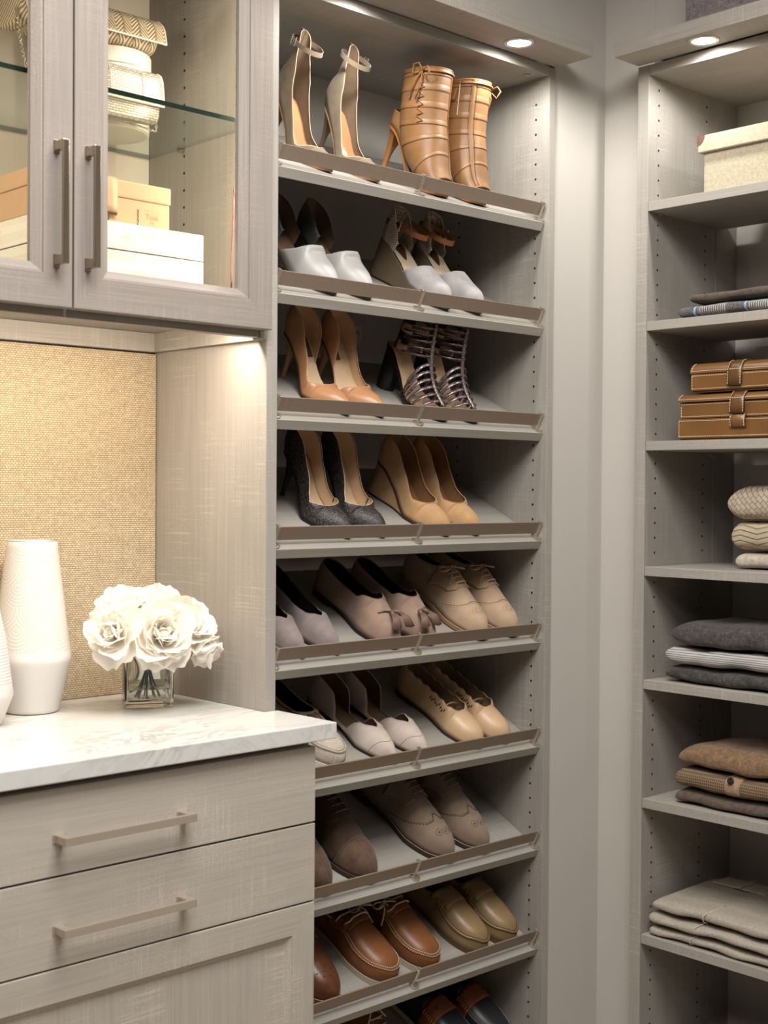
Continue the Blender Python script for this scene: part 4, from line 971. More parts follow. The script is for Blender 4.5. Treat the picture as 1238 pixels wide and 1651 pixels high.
# -- eighth shelf: brown brogue, tan boat shoes, olive driving shoes
M_brn = leather('brown_brogue_leather', (94, 56, 34), .30, .12)
def brogue(a): laceup(a, M_brn, M_blackl, leather('brogue_sole', (104, 76, 52), .5), M_lacebr, .280, .046, (2.2, .52), .072, .066, 'brogue', False, M_thread, mperf=plain('brogue_hole', (48, 24, 12), .9))
pair(brogue, 7, 'brogue_shoe', ['brown leather brogue with punched toe, cut off by the drawer cabinet'], 'shoe', None, [.168], .028, [5])
M_boat = leather('tan_boat_leather', (124, 78, 46), .40, .14); M_rawl = leather('cream_rawhide_lace', (196, 178, 146), .6, .06)
def boat(a):
    la = moc_last(.272, .045, .056, .060, BLUNT, .010, .54); upper(la, 'upper', M_boat, a, extra=(.54,)); lining(la, M_blackl, a, .62, extra=(.54,)); insole(la, M_dkbr, a, t1=.8)
    outsole(la, plain('cream_rubber', (172, 160, 140), .6), a, bottom=0, mar=.0018, name='rubber_sole'); binding(la, M_boat, a, .54, extra=(.54,), r=.0018); apron(la, a, M_boat, M_thread, .52, wide=1.12)
    for sd in (-1, 1): patch(la, 'lacing_flap', M_boat, a, (.38, .58), lambda t: sd * crv([(.38, .24), (.48, .18), (.58, .22)])(t), lambda t: sd * crv([(.38, .62), (.50, .60), (.58, .44)])(t), 12, 8, .0026, .0018)
    patch(la, 'tongue', M_boat, a, (.43, .58), lambda t: -.28, lambda t: .28, 8, 8, .0045, .0014)
    s = MB()
    for sd in (-1, 1): s.tube([la.P(sd * .36, t, .0022) for t in [.06 + .34 * i / 20 for i in range(21)]], .0019, 6)
    for t in (.45, .52): s.tube([la.P(lerp(-.34, .34, i / 12), t + .014 * math.sin(i / 12 * PI), .0040 + .0045 * math.sin(i / 12 * PI)) for i in range(13)], .0019, 6)
    s.build('lace', M_rawl, a, True); bow(a, la.P(.0001, .46, .012), M_rawl, .0020, 1.0, seed=5, drop=.04)
    s = MB()
    for sd in (-1, 1):
        for t in (.45, .52): s.lathe([(.0018, 0), (.0036, .0006), (.0038, .0014)], 10, la.P(sd * .36, t, .0030))
    s.build('eyelet', plain('antique_brass', (150, 120, 80), .35, 1), a)
pair(boat, 7, 'boat_shoe', ['tan leather boat shoe with a cream lace bow, left one of its pair', 'tan leather boat shoe with a cream lace bow, right one of its pair'], 'shoe', 'tan leather boat shoes', [.317, .431], .027, [8, 8])
M_olive = leather('olive_tan_leather', (136, 112, 78), .36, .06)
def driver(a):
    la = moc_last(.262, .041, .054, .066, ROUND, .006, .48); upper(la, 'upper', M_olive, a, extra=(.48,)); lining(la, M_blackl, a, .56, extra=(.48,)); insole(la, M_blackl, a, t1=.75)
    outsole(la, leather('olive_sole', (86, 66, 44), .6), a, bottom=0, mar=.0004, name='sole'); binding(la, M_olive, a, .48, extra=(.48,), r=.0014); apron(la, a, M_olive, plain('olive_thread', (84, 64, 38), .8), .50, th_r=.0011, pitch=.0058, ridge=.0018, wide=1.22)
    patch(la, 'tongue', M_olive, a, (.43, .62), lambda t: -.50, lambda t: .50, 10, 12, .0028, .0018)
    s = MB()
    for sd in (-1, 1):
        for k in range(4): t = .50 + .022 * k; s.tube([la.P(sd * .64, t, .001), la.P(sd * .56, t + .003, .0045), la.P(sd * .46, t, .003)], .0013, 5)
    s.build('hand_stitching', plain('tan_thread', (176, 136, 84), .7), a, True)['kind'] = 'stuff'
pair(driver, 7, 'driving_shoe', ['olive tan leather driving shoe, left one of its pair', 'olive tan leather driving shoe beside the tower side, right one of its pair'], 'shoe', 'olive tan driving shoes', [.578, .668], .026, [8, 8])

# -- ninth shelf, cut off by the picture's lower edge
M_ink = leather('ink_black_leather', (34, 36, 40), .38, .06); M_strapbr = leather('chestnut_strap', (122, 68, 34), .42)
def strapmoc(a):
    la = moc_last(.270, .046, .056, .062, ROUND, .012, .50); upper(la, 'upper', M_ink, a, extra=(.50,)); lining(la, M_dkbr, a, .58, extra=(.50,)); insole(la, M_dkbr, a, t1=.78)
    outsole(la, M_rawl, a, bottom=.002, mar=.0025, name='sole'); binding(la, M_ink, a, .50, extra=(.50,), r=.0014); apron(la, a, M_ink, plain('grey_thread', (150, 146, 140), .8), .54)
    patch(la, 'saddle_strap', M_strapbr, a, (.515, .655), lambda t: -.92, lambda t: .92, 8, 20, .0030, .0022)
    s = MB(); s.add([la.P(v, t, .0034) for v, t in ((-.26, .588), (-.2, .574), (.2, .574), (.26, .588), (.2, .602), (-.2, .602))], [(0, 1, 2, 3, 4, 5)]); s.build('strap_slot', M_hole, a)
    s = MB()
    for sd in (-1, 1):
        for k in range(6): t = .525 + .024 * k; s.tube([la.P(sd * .66, t, .0032), la.P(sd * .60, t + .002, .0052), la.P(sd * .54, t, .0036)], .0014, 5)
    s.build('hand_stitching', plain('orange_thread', (186, 120, 62), .7), a, True)['kind'] = 'stuff'
pair(strapmoc, 8, 'moccasin', ['black moccasin with a chestnut saddle strap on the bottom shelf, left one', 'black moccasin with a chestnut saddle strap on the bottom shelf, right one'], 'shoe', 'black strap moccasins', [.546, .648], .028, [8, 8])
def brownlace(a): laceup(a, leather('brown_bottom_leather', (112, 66, 34), .42, .1), M_blackl, M_rawl, M_rawl, .275, .046, ROUND, .070, .062, 'none', True, M_thread)
pair(brownlace, 8, 'lace_up_shoe', ['brown leather lace-up with cream laces on the bottom shelf'], 'shoe', None, [.362], .028, [6])
# ------------------------------------------------------------------ inside the glass cabinet
def zigzag(name, c1, c2, px=.022, pz=.0062, metal=.1):
    t = NT(name); tc = t.co((1, 1, 1)); sx = t.n('ShaderNodeSeparateXYZ'); t.l(tc, sx.inputs[0])
    fr = t.math('FRACT', t.math('DIVIDE', sx.outputs[0], px)); tri = t.math('ABSOLUTE', t.math('SUBTRACT', fr, .5))
    v = t.math('ADD', t.math('DIVIDE', t.math('ADD', sx.outputs[2], t.math('MULTIPLY', sx.outputs[1], .8)), pz), t.math('MULTIPLY', tri, px / pz * 1.3))
    f = t.math('FRACT', v); g = t.ramp(f, [(.05, 0.0), (.3, 1.0), (.7, 1.0), (.95, 0.0)])
    rib = t.ramp(t.math('ABSOLUTE', t.math('SUBTRACT', t.math('FRACT', t.math('DIVIDE', sx.outputs[0], px)), .5)), [(.0, 0.0), (.05, 0.0), (.08, 1.0)])
    h = t.math('MULTIPLY', g, t.math('ADD', .45, t.math('MULTIPLY', rib, .55)))
    t.col(t.mix(h, srgb(c2), srgb(c1))); t.bump(h, .7, .0012); t.set(Roughness=.5, Metallic=metal); return t.m
M_herr = zigzag('braided_straw', (206, 190, 164), (108, 88, 64), .033, .0085); M_piping = plain('pearl_piping', (222, 212, 198), .4)
def bag(name, label, x0, x1, y0, y1, z0, z1, flap, m, mflap, group=None, side_m=None):
    cx = (x0 + x1) / 2; t = thing(name, label, 'handbag', (cx, (y0 + y1) / 2, z0 + H), group=group); hw = (x1 - x0) / 2; hd = (y1 - y0) / 2; h = z1 - z0
    def ring(f, gx):                                            # section in the y-z plane, rounded
        r = []
        for k in range(28):
            a = 2 * PI * k / 28; c, s_ = math.cos(a), math.sin(a)
            r.append((gx, hd * f * math.copysign(abs(c) ** .6, c), h / 2 + h / 2 * f * math.copysign(abs(s_) ** .55, s_)))
        return r
    s = MB(); xs = [(-1, .80), (-.985, .93), (-.95, .985), (-.5, 1), (0, 1), (.5, 1), (.95, .985), (.985, .93), (1, .80)]
    s.grid([ring(f, hw * g * .985) for g, f in xs], cv=True); n = 28; s.f += [tuple(range(n - 1, -1, -1)), tuple(8 * n + k for k in range(n))]; s.mi += [0, 0]
    s.build('body', m, t, True, 0, True, 50)
    prof = [(hd * .5, h + .003), (-hd * .3, h + .004), (-hd * .9, h - .003), (-hd * 1.18, h - .014), (-hd * 1.32, h * .62), (-hd * 1.42, h - flap + .006), (-hd * 1.46, h - flap)]
    s = MB(); s.grid([[(hw * g, y, z) for y, z in prof] for g in [-1 + i / 10 for i in range(21)]]); o = s.build('flap', mflap, t, True, 0, True); md = o.modifiers.new('thickness', 'SOLIDIFY'); md.thickness = .003; md.offset = -1
    s = MB(); s.tube([(-hw, y, z) for y, z in prof] + [(hw, y, z) for y, z in prof[::-1]], .0016, 6); s.build('piping', M_piping, t, True)
    return t
def chain(parent, pts, m, r=.0028):
    s = MB(); L = [0]; pts = [Vector(p) for p in pts]
    for a, b in zip(pts, pts[1:]): L.append(L[-1] + (b - a).length)
    def at(d):
        for i in range(len(pts) - 1):
            if d <= L[i + 1]: return pts[i].lerp(pts[i + 1], (d - L[i]) / max(1e-9, L[i + 1] - L[i])), (pts[i + 1] - pts[i]).normalized()
        return pts[-1], (pts[-1] - pts[-2]).normalized()
    k = 0
    while k * r * 1.55 < L[-1]:
        c, d = at(k * r * 1.55); a = d.cross(Vector((.3, .5, .8))).normalized(); b = d.cross(a); e = a if k % 2 else b
        s.tube([c + d * (r * 1.3 * math.cos(q * PI / 4)) + e * (r * .75 * math.sin(q * PI / 4)) for q in range(8)], r * .26, 4, True); k += 1
    o = s.build('chain', m, parent, True); o['kind'] = 'stuff'
hb = bag('clutch_bag', 'braided straw clutch with pearl piping lying on the white canister', -.385, -.112, .205, .30, .7785, .842, .050, M_herr, M_herr)
chain(hb, [(-.139, -.035, .02), (-.141, -.045, -.02), (-.138, -.055, -.06), (-.131, -.065, -.10), (-.120, -.062, -.1375)], M_nickel)
def brickmetal():
    t = NT('metallic_weave'); b = t.n('ShaderNodeTexBrick', offset=.5, Scale=1.0); t.l(t.co((95, 95, 95), (math.radians(-90), 0, 0)), b.inputs['Vector'])
    b.inputs['Brick Width'].default_value = 1.1; b.inputs['Row Height'].default_value = .38; b.inputs['Mortar Size'].default_value = .07
    b.inputs['Color1'].default_value = srgb((226, 218, 208)); b.inputs['Color2'].default_value = srgb((206, 194, 180)); b.inputs['Mortar'].default_value = srgb((146, 126, 104))
    t.col(b.outputs['Color']); t.bump(t.math('SUBTRACT', 1.0, b.outputs['Fac']), .6, .001); t.set(Roughness=.35, Metallic=.35); return t.m
M_brickm = brickmetal()
mb_ = bag('evening_bag', 'metallic woven evening bag with a chain standing on the glass shelf', -.350, -.145, .150, .188, .6378, .724, .058, M_brickm, M_brickm)
s = MB()
for gx in (-.075, -.005, .062): s.tube([(gx, y, z) for y, z in [(-.020, .084), (-.0245, .073), (-.0275, .053), (-.0298, .034), (-.0304, .030)]], .0010, 5)
s.build('seam', plain('pale_seam', (190, 172, 150), .6), mb_)
chain(mb_, [(.117, .012, .05), (.128, .035, .02), (.131, .040, .004), (.118, .036, .003), (.08, .024, .003), (.03, .023, .003), (-.04, .023, .003)], M_nickel)
can = thing('canister', 'round white lidded canister on the glass shelf behind the bags', 'canister', (-.172, .2770, .6376 + H))
s = MB(); s.lathe([(.068, 0), (.0715, .003), (.0715, .112)], 48, capt=True); s.build('body', plain('white_canister', (226, 220, 206), .45), can, True, 0, False, 40)
s = MB(); s.lathe([(.0735, .112), (.0745, .113), (.0745, .138), (.073, .1402)], 48, capt=True); s.build('lid', plain('canister_lid', (228, 222, 210), .4), can, True, 0, False, 40)
M_tan = leather('pale_tan_leather', (198, 160, 124), .42, .03)
tb = thing('leather_box', 'pale tan leather box with a scalloped tag on the bone box in the cabinet', 'box', (-.3035, .14, .4332 + H))
boxo('body', (-.1255, .1255, -.065, .055, 0, .046), M_tan, tb, .002); boxo('lid', (-.1275, .1275, -.067, .057, .0462, .075), M_tan, tb, .003)
s = MB()
pts = [(-.0675, .075), (-.0705, .070), (-.0715, .05), (-.0715, .030), (-.0705, .018)]
s.grid([[(x, y, z) for y, z in pts] for x in (-.018, -.006, .006, .018)]); o = s.build('strap', M_tan, tb, True); md = o.modifiers.new('thickness', 'SOLIDIFY'); md.thickness = .003
s = MB(); s.box(-.0185, .0185, -.0735, -.067, .014, .021, .001); s.tube([(-.004 + .006 * math.cos(a), -.073, .008 + .008 * math.sin(a)) for a in [2 * PI * k / 14 for k in range(14)]], .0009, 5, True); s.build('clasp', plain('aged_brass', (150, 132, 98), .3, 1), tb)
s = MB(); N = []
x0, x1, z0, z1 = .0625, .1165, .004, .031
for k in range(14): N.append((lerp(x0, x1, k / 14), z0 + (.0014 if k % 2 else 0)))
for k in range(7): N.append((x1 - (.0014 if k % 2 else 0), lerp(z0, z1, k / 7)))
for k in range(14): N.append((lerp(x1, x0, k / 14), z1 - (.0014 if k % 2 else 0)))
for k in range(7): N.append((x0 + (.0014 if k % 2 else 0), lerp(z1, z0, k / 7)))
n = len(N); s.add([(x, -.0664, z) for x, z in N] + [(x, -.0650, z) for x, z in N], [tuple(range(n)), tuple(range(2 * n - 1, n - 1, -1))] + [(i, n + i, n + (i + 1) % n, (i + 1) % n) for i in range(n)])
tg = s.build('scalloped_tag', M_tan, tb, recalc=True)
M_stamp = plain('stamped_leather', (156, 118, 84), .5)
s = MB(); s.add([(x - .0012 if x < .09 else x, -.0652, z - .0012 if z < .017 else z) for x, z in N] + [(x - .0012 if x < .09 else x, -.0648, z - .0012 if z < .017 else z) for x, z in N], [tuple(range(n)), tuple(range(2 * n - 1, n - 1, -1))] + [(i, n + i, n + (i + 1) % n, (i + 1) % n) for i in range(n)]); s.build('tag_shadow_plate', plain('tag_shadow_brown', (88, 60, 40), .6), tb, recalc=True)  # dark plate standing in for the shadow left of and below the tag
text('Tusk', .013, ((x0 + x1) / 2, -.0665, .0165), (PI / 2, 0, 0), M_stamp, tg); text('LTD.', .005, ((x0 + x1) / 2, -.0665, .0095), (PI / 2, 0, 0), M_stamp, tg)
def bonemat():
    t = NT('bone_inlay'); b = t.n('ShaderNodeTexBrick', offset=.4, Scale=1.0); t.l(t.co((26, 26, 26), (math.radians(-90), 0, 0)), b.inputs['Vector'])
    b.inputs['Mortar Size'].default_value = .004; b.inputs['Brick Width'].default_value = .7; b.inputs['Row Height'].default_value = .34
    b.inputs['Color1'].default_value = srgb((238, 234, 226)); b.inputs['Color2'].default_value = srgb((230, 218, 198)); b.inputs['Mortar'].default_value = srgb((214, 198, 170))
    n = t.noise((30, 30, 90), 3); t.col(t.mix(t.ramp(n, [(.60, 0.0), (.78, .55)]), b.outputs[0], srgb((196, 158, 108)))); t.set(Roughness=.35); return t.m
M_bone = bonemat()
bx_ = thing('bone_box', 'cream bone inlay box with a dark lid seam at the bottom of the glass cabinet', 'box', (-.2775, .165, .3182 + H))
boxo('body', (-.1525, .1525, -.115, .125, 0, .0685), M_bone, bx_, .0015); boxo('lid', (-.1525, .1525, -.115, .125, .0702, .1145), M_bone, bx_, .0015); boxo('seam', (-.1505, .1505, -.113, .123, .0686, .0701), M_dkbr, bx_, 0)

# ------------------------------------------------------------------ on the countertop
CT = -.3908 + H
def vasemat():
    t = NT('relief_porcelain'); sx = t.n('ShaderNodeSeparateXYZ'); t.l(t.co(), sx.inputs[0])
    u = t.math('MULTIPLY', t.math('ARCTAN2', sx.outputs[1], sx.outputs[0]), 5 / (2 * PI)); v = t.math('DIVIDE', sx.outputs[2], .037)
    row = t.math('FLOOR', v); u2 = t.math('ADD', u, t.math('MULTIPLY', row, .5)); fu = t.math('SUBTRACT', t.math('FRACT', u2), .5); fv = t.math('SUBTRACT', 1.0, t.math('FRACT', v))
    d = t.math('SQRT', t.math('ADD', t.math('POWER', t.math('MULTIPLY', t.math('ABSOLUTE', fu), 1.9), 2.0), t.math('POWER', t.math('MULTIPLY', fv, .95), 2.0)))
    r = t.ramp(t.math('FRACT', t.math('MULTIPLY', d, 6.5)), [(.25, 0.0), (.45, 1.0), (.8, 1.0), (.98, 0.0)]); m = t.math('GREATER_THAN', sx.outputs[2], .108)
    f = t.math('MULTIPLY', r, m); t.col(t.mix(f, srgb((208, 204, 198)), srgb((196, 190, 182)))); t.bump(f, .25, .0006); t.set(Roughness=.25); return t.m
M_porc = vasemat(); M_porc2 = plain('white_porcelain', (210, 206, 200), .3)
v = thing('tall_vase', 'tall white porcelain vase with scalloped arcs on the marble countertop', 'vase', (-.330, .266, CT))
s = MB(); s.lathe([(.040, 0), (.0455, .002), (.047, .006), (.0655, .082), (.0676, .090), (.0680, .0945), (.0672, .100), (.062, .135), (.055, .195), (.0485, .250), (.0438, .285), (.0425, .2965), (.0415, .2975), (.0405, .2965), (.0415, .28), (.052, .2), (.060, .12), (.055, .08), (.03, .02), (.0005, .012)], 64); s.build('body', M_porc, v, True)
s = MB(); s.tube([(.0420 * math.cos(a), .0420 * math.sin(a), .2972) for a in [2 * PI * k / 48 for k in range(48)]], .0007, 5, True); s.build('rim_line', plain('silver_rim', (150, 140, 126), .3, 1), v)
def ribmat():
    t = NT('ribbed_porcelain'); w = t.n('ShaderNodeTexWave', Scale=1.0, bands_direction='Z'); t.l(t.co((0, 0, 62)), w.inputs['Vector']); t.col(t.mix(t.ramp(w.outputs['Fac'], [(.0, 0.0), (.5, 1.0)]), srgb((192, 185, 176)), srgb((212, 208, 202)))); t.bump(w.outputs['Fac'], .4, .001); t.set(Roughness=.4); return t.m
v = thing('ribbed_vase', 'white ribbed vase cut off by the left edge of the picture', 'vase', (-.470, .195, CT))
s = MB(); s.lathe([(.038, 0), (.042, .003), (.0590, .046), (.0605, .052), (.058, .07)], 56); s.build('base', M_porc2, v, True, 0, False, 50)
s = MB(); s.lathe([(.0595, .0535), (.0580, .07), (.048, .145), (.038, .19), (.036, .20), (.034, .199), (.036, .18), (.05, .08)], 56, capb=False); s.build('ribbed_neck', ribmat(), v, True)

# square glass vase, water, stems, peonies
VC = Vector((-.137, .200, CT)); VA = math.radians(-28)
vs = thing('cube_vase', 'square clear glass vase of white peonies on the marble countertop', 'vase', VC, (0, 0, VA))
h_ = .043; s = MB()
def sq(r, z, c=.004):
    o = []
    for a, b in ((1, 1), (-1, 1), (-1, -1), (1, -1)):
        for k in range(4):
            q = math.atan2(b, a) - PI / 4 + PI / 2 * k / 3; o.append((a * (r - c) + c * math.cos(q), b * (r - c) + c * math.sin(q), z))
    return o
s.grid([sq(.0405, .0002), sq(.0425, .002), sq(h_, .006), sq(h_, .098), sq(h_ - .001, .1), sq(h_ - .003, .1), sq(h_ - .004, .098), sq(h_ - .004, .014), sq(h_ - .008, .011)], cv=True)
s.f += [tuple(range(15, -1, -1)), tuple(8 * 16 + k for k in range(16))]; s.mi += [0, 0]
s.build('glass_body', M_vaseglass, vs, True, 0, True, 45)
s = MB(); s.grid([sq(h_ - .0083, .0112), sq(h_ - .0042, .0145), sq(h_ - .0042, .032)], cv=True); s.f += [tuple(range(15, -1, -1)), tuple(32 + k for k in range(16))]; s.mi += [0, 0]
s.build('water', M_water, vs, False, 0, True)
def petal(name, L, W, cup, ruf, seed, m):
    rr = random.Random(seed); ph = [rr.random() * 6.28 for _ in range(3)]; rows = []
    for i in range(9):
        u = i / 8; row = []
        for j in range(9):
            v_ = -1 + j / 4; wd = W * (math.sin(PI * min(.93, .10 + .76 * u ** .8)) ** .8)
            y = L * u * (1 - .10 * v_ * v_ * u) + L * .05 * u ** 4 * math.cos(5.5 * v_ + ph[0])
            z = cup * (v_ * v_ * .35 * math.sin(PI * u * .9) + u * u * .55) * L + ruf * u ** 3 * math.sin(4.2 * v_ + ph[1]) - (L * .16 * u ** 5)
            row.append((wd * v_ , y, z))
        rows.append(row)
    s = MB(); s.grid(rows); me_o = s.build(name, m, None, True); me = me_o.data; bpy.data.objects.remove(me_o); return me
def petalmat():
    t = NT('white_petal'); t.col(srgb((250, 247, 241))); t.set(Roughness=.8); t.b.inputs['Specular IOR Level'].default_value = .1
    tr = t.n('ShaderNodeBsdfTranslucent'); tr.inputs[0].default_value = srgb((252, 248, 240)); mx = t.n('ShaderNodeMixShader'); mx.inputs[0].default_value = .48
    t.l(t.b.outputs[0], mx.inputs[1]); t.l(tr.outputs[0], mx.inputs[2]); t.l(mx.outputs[0], t.t.nodes['Material Output'].inputs[0]); return t.m
M_petal = petalmat()
PT = [petal('petal', .046, .032, .9, .0026, 1, M_petal), petal('petal', .046, .034, .7, .0034, 2, M_petal), petal('petal', .050, .030, 1.0, .0022, 5, M_petal), petal('petal', .044, .036, .8, .0036, 9, M_petal)]
M_stem = plain('dark_green_stem', (40, 48, 44), .5); M_bud = plain('petal_heart', (238, 230, 212), .7)
core = Vector((-.145, .185, CT + .075))
def peony(p, r, label, layers, seed, face=None):
    rr = random.Random(seed); p = Vector(p) + Vector((0, 0, H - .012)); d = Vector(face).normalized() if face else (p - core).normalized()
    qt = d.to_track_quat('Z', 'Y'); t = thing('peony', label, 'flower', p, qt.to_euler(), 'white peonies in the glass vase')
    for li, (n, tilt, sc) in enumerate(layers):
        for k in range(n):
            a = 2 * PI * (k + .5 * (li % 2) + rr.uniform(-.12, .12)) / n; tl = math.radians(tilt + rr.uniform(-8, 8)); s_ = sc * r / .05 * rr.uniform(.9, 1.08)
            o = link('petal', PT[rr.randrange(4)], t); o.matrix_local = Matrix.Rotation(a, 4, 'Z') @ Matrix.Translation((0, .004 * sc, -.004 * li)) @ Matrix.Rotation(tl, 4, 'X') @ Matrix.Rotation(rr.uniform(-.2, .2), 4, 'Y') @ Matrix.Scale(s_, 4)
    s = MB(); s.lathe([(.0005, .020), (.005, .019), (.0085, .014), (.0085, .008), (.004, .002)], 12, capb=False); s.build('heart', M_bud, t, True)
    return t
FULL = [(4, 74, .50), (5, 58, .74), (6, 38, .94), (6, 16, 1.08), (6, -10, 1.12)]
peony((-.252, .128, -.236), .048, 'full white peony at the left end of the bouquet', FULL, 3, (-.75, -.55, .25))
peony((-.178, .092, -.240), .054, 'open white peony in the front middle of the bouquet, its heart showing', [(5, 60, .5), (6, 44, .75), (8, 26, .95), (9, 6, 1.1), (7, -16, 1.1)], 11, (-.25, -.9, .25))
peony((-.112, .112, -.228), .048, 'white peony right of the open one in the bouquet', FULL, 21, (.1, -.75, .5))
peony((-.088, .098, -.272), .036, 'small half-open white peony drooping at the right of the glass vase', [(3, 78, .6), (4, 62, .9), (5, 44, 1.1), (5, 20, 1.15)], 5, (.35, -.62, -.45))
peony((-.205, .170, -.198), .046, 'white peony at the back left top of the bouquet', FULL, 31, (-.3, -.3, .9))
peony((-.135, .160, -.196), .046, 'white peony at the top centre of the bouquet', FULL, 41, (.1, -.35, .9))
peony((-.086, .150, -.222), .036, 'white peony at the far right top of the bouquet', FULL, 51, (.6, -.2, .55))
s = MB()
for k in range(9):
    a = 2 * PI * k / 9; e = Vector((VC.x + .024 * math.cos(a), VC.y + .018 * math.sin(a), CT + .016)); m_ = core + Vector((.003 * math.cos(a), .003 * math.sin(a), -.010)); tp_ = core + Vector((.012 * math.cos(a), .012 * math.sin(a), .045))
    s.tube([tp_, m_, m_.lerp(e, .45) + Vector((-.002 * math.cos(a), -.002 * math.sin(a), 0)), e], .0016, 6)
st_o = s.build('flower_stems', M_stem, vs, True); st_o.matrix_parent_inverse = Matrix.LocRotScale(VC, Euler((0, 0, VA)), None).inverted()
st_o['label'] = 'bundle of dark stems standing in the water'

# ------------------------------------------------------------------ folded clothes and boxes on the right tower
def slab(name, label, cat, xf, yl, z0, z1, m, depth=.22, length=.42, px=.36, dome=0, seed=1, wob=.002, group=None, endr=.04, nose=0, tiltd=0):
    rr = random.Random(seed); P_ = [rr.random() * 6.28 for _ in range(6)]; o0 = Vector((xf + depth / 2, yl - length / 2, z0 + H)); t = thing(name, label, cat, o0, group=group); s = MB(); h = z1 - z0 - .0016
    NS, NK = 40, 44; rows = []
    for i in range(NS + 1):
        u = i / NS; u = u ** 2.2 if i < NS else 1; e = min(u, 1 - u); f = min(1, e / endr); f = (1 - (1 - f) ** 2.8) ** (1 / 2.8) if f < 1 else 1
        f = max(f, .02); y = length / 2 - u * length; row = []
        for k in range(NK):
            a = 2 * PI * k / NK; c, s_ = math.cos(a), math.sin(a); x = depth / 2 * (.93 + .07 * f) * math.copysign(abs(c) ** px, c); zz = math.copysign(abs(s_) ** .62, s_)
            up = 1 + dome * math.sin(PI * min(1, (u + .02) * 1.15)) * (1 if s_ > 0 else 0)
            z = h / 2 + h / 2 * f * zz * up + (h * .18 * (1 - f) * nose)
            w = wob * (math.sin(y * 31 + P_[0] + x * 9) + .6 * math.sin(y * 67 + P_[1] + 2 * zz) + .5 * math.sin(x * 40 + P_[2]))
            row.append((x + w * (.8 if c < 0 else .3), y, max(.0006, z + (w * .9 if zz > -.9 else 0)) + tiltd * (x + depth / 2)))
        rows.append(row)
    s.grid(rows, cv=True); s.f += [tuple(range(NK - 1, -1, -1)), tuple(NS * NK + k for k in range(NK))]; s.mi += [0, 0]
    o = s.build('cloth', m, t, True, 0, True, 60); return t
def wool(name, c, c2=None, sc=420):
    t = NT(name); n = t.noise((sc,) * 3, 3, .7); n2 = t.noise((90,) * 3, 3, .6); c_ = srgb(c); lo = tuple(v * .55 for v in c_[:3]) + (1,); hi = srgb(c2) if c2 else tuple(min(1, v * 1.45) for v in c_[:3]) + (1,)
    t.col(t.ramp(t.math('ADD', t.math('MULTIPLY', n, .6), t.math('MULTIPLY', n2, .4)), [(.34, lo), (.5, c_), (.68, hi)])); t.bump(n, .5, .0012); t.set(Roughness=1); t.b.inputs['Specular IOR Level'].default_value = .05; t.b.inputs['Sheen Weight'].default_value = .2; return t.m
def stripes(name, c1, c2, per, axis=2, lo=.35, hi=.6, fuzz=0):
    t = NT(name); sx = t.n('ShaderNodeSeparateXYZ'); t.l(t.co(), sx.inputs[0]); v = t.math('DIVIDE', sx.outputs[axis], per)
    if fuzz: v = t.math('ADD', v, t.math('MULTIPLY', t.noise((30, 30, 30), 2), fuzz))
    r = t.ramp(t.math('FRACT', v), [(lo - .1, 0.0), (lo, 1.0), (hi, 1.0), (hi + .1, 0.0)]); t.col(t.mix(r, srgb(c1), srgb(c2))); t.bump(r, .4, .001); t.set(Roughness=1); return t.m
def waffle():
    t = NT('waffle_knit'); sx = t.n('ShaderNodeSeparateXYZ'); t.l(t.co(), sx.inputs[0])
    a = t.math('ABSOLUTE', t.math('SINE', t.math('MULTIPLY', sx.outputs[1], PI / .0046))); b = t.math('ABSOLUTE', t.math('SINE', t.math('MULTIPLY', sx.outputs[2], PI / .0058)))
    f = t.math('MAXIMUM', t.math('POWER', t.math('SUBTRACT', 1.0, a), .8), t.math('POWER', t.math('SUBTRACT', 1.0, b), 1.5)); t.col(t.mix(f, srgb((70, 52, 38)), srgb((158, 130, 104)))); t.bump(f, .9, .002); t.set(Roughness=1); return t.m
def basket():
    t = NT('basket_knit'); b = t.n('ShaderNodeTexBrick', offset=.5, Scale=1.0); t.l(t.co((46, 46, 46), (math.radians(45), 0, math.radians(90))), b.inputs['Vector'])
    mp = t.n('ShaderNodeMapping'); sx = t.n('ShaderNodeSeparateXYZ'); t.l(t.co(), sx.inputs[0]); cb = t.n('ShaderNodeCombineXYZ')
    p = t.math('MULTIPLY', t.math('ADD', sx.outputs[1], sx.outputs[2]), 46); q = t.math('MULTIPLY', t.math('SUBTRACT', sx.outputs[1], sx.outputs[2]), 46); t.l(p, cb.inputs[0]); t.l(q, cb.inputs[1]); t.l(cb.outputs[0], b.inputs['Vector'])
    b.inputs['Brick Width'].default_value = 1.0; b.inputs['Row Height'].default_value = .62; b.inputs['Mortar Size'].default_value = .035; b.inputs['Mortar Smooth'].default_value = 1.0
    b.inputs['Color1'].default_value = srgb((188, 172, 152)); b.inputs['Color2'].default_value = srgb((172, 156, 138)); b.inputs['Mortar'].default_value = srgb((136, 121, 104)); n = t.noise((500,) * 3, 2)
    t.col(t.mix(1.0, b.outputs[0], t.ramp(n, [(.3, .8), (.7, 1.1)]), 'MULTIPLY')); t.bump(t.math('SUBTRACT', 1.0, b.outputs['Fac']), 1.0, .004); t.set(Roughness=1); return t.m
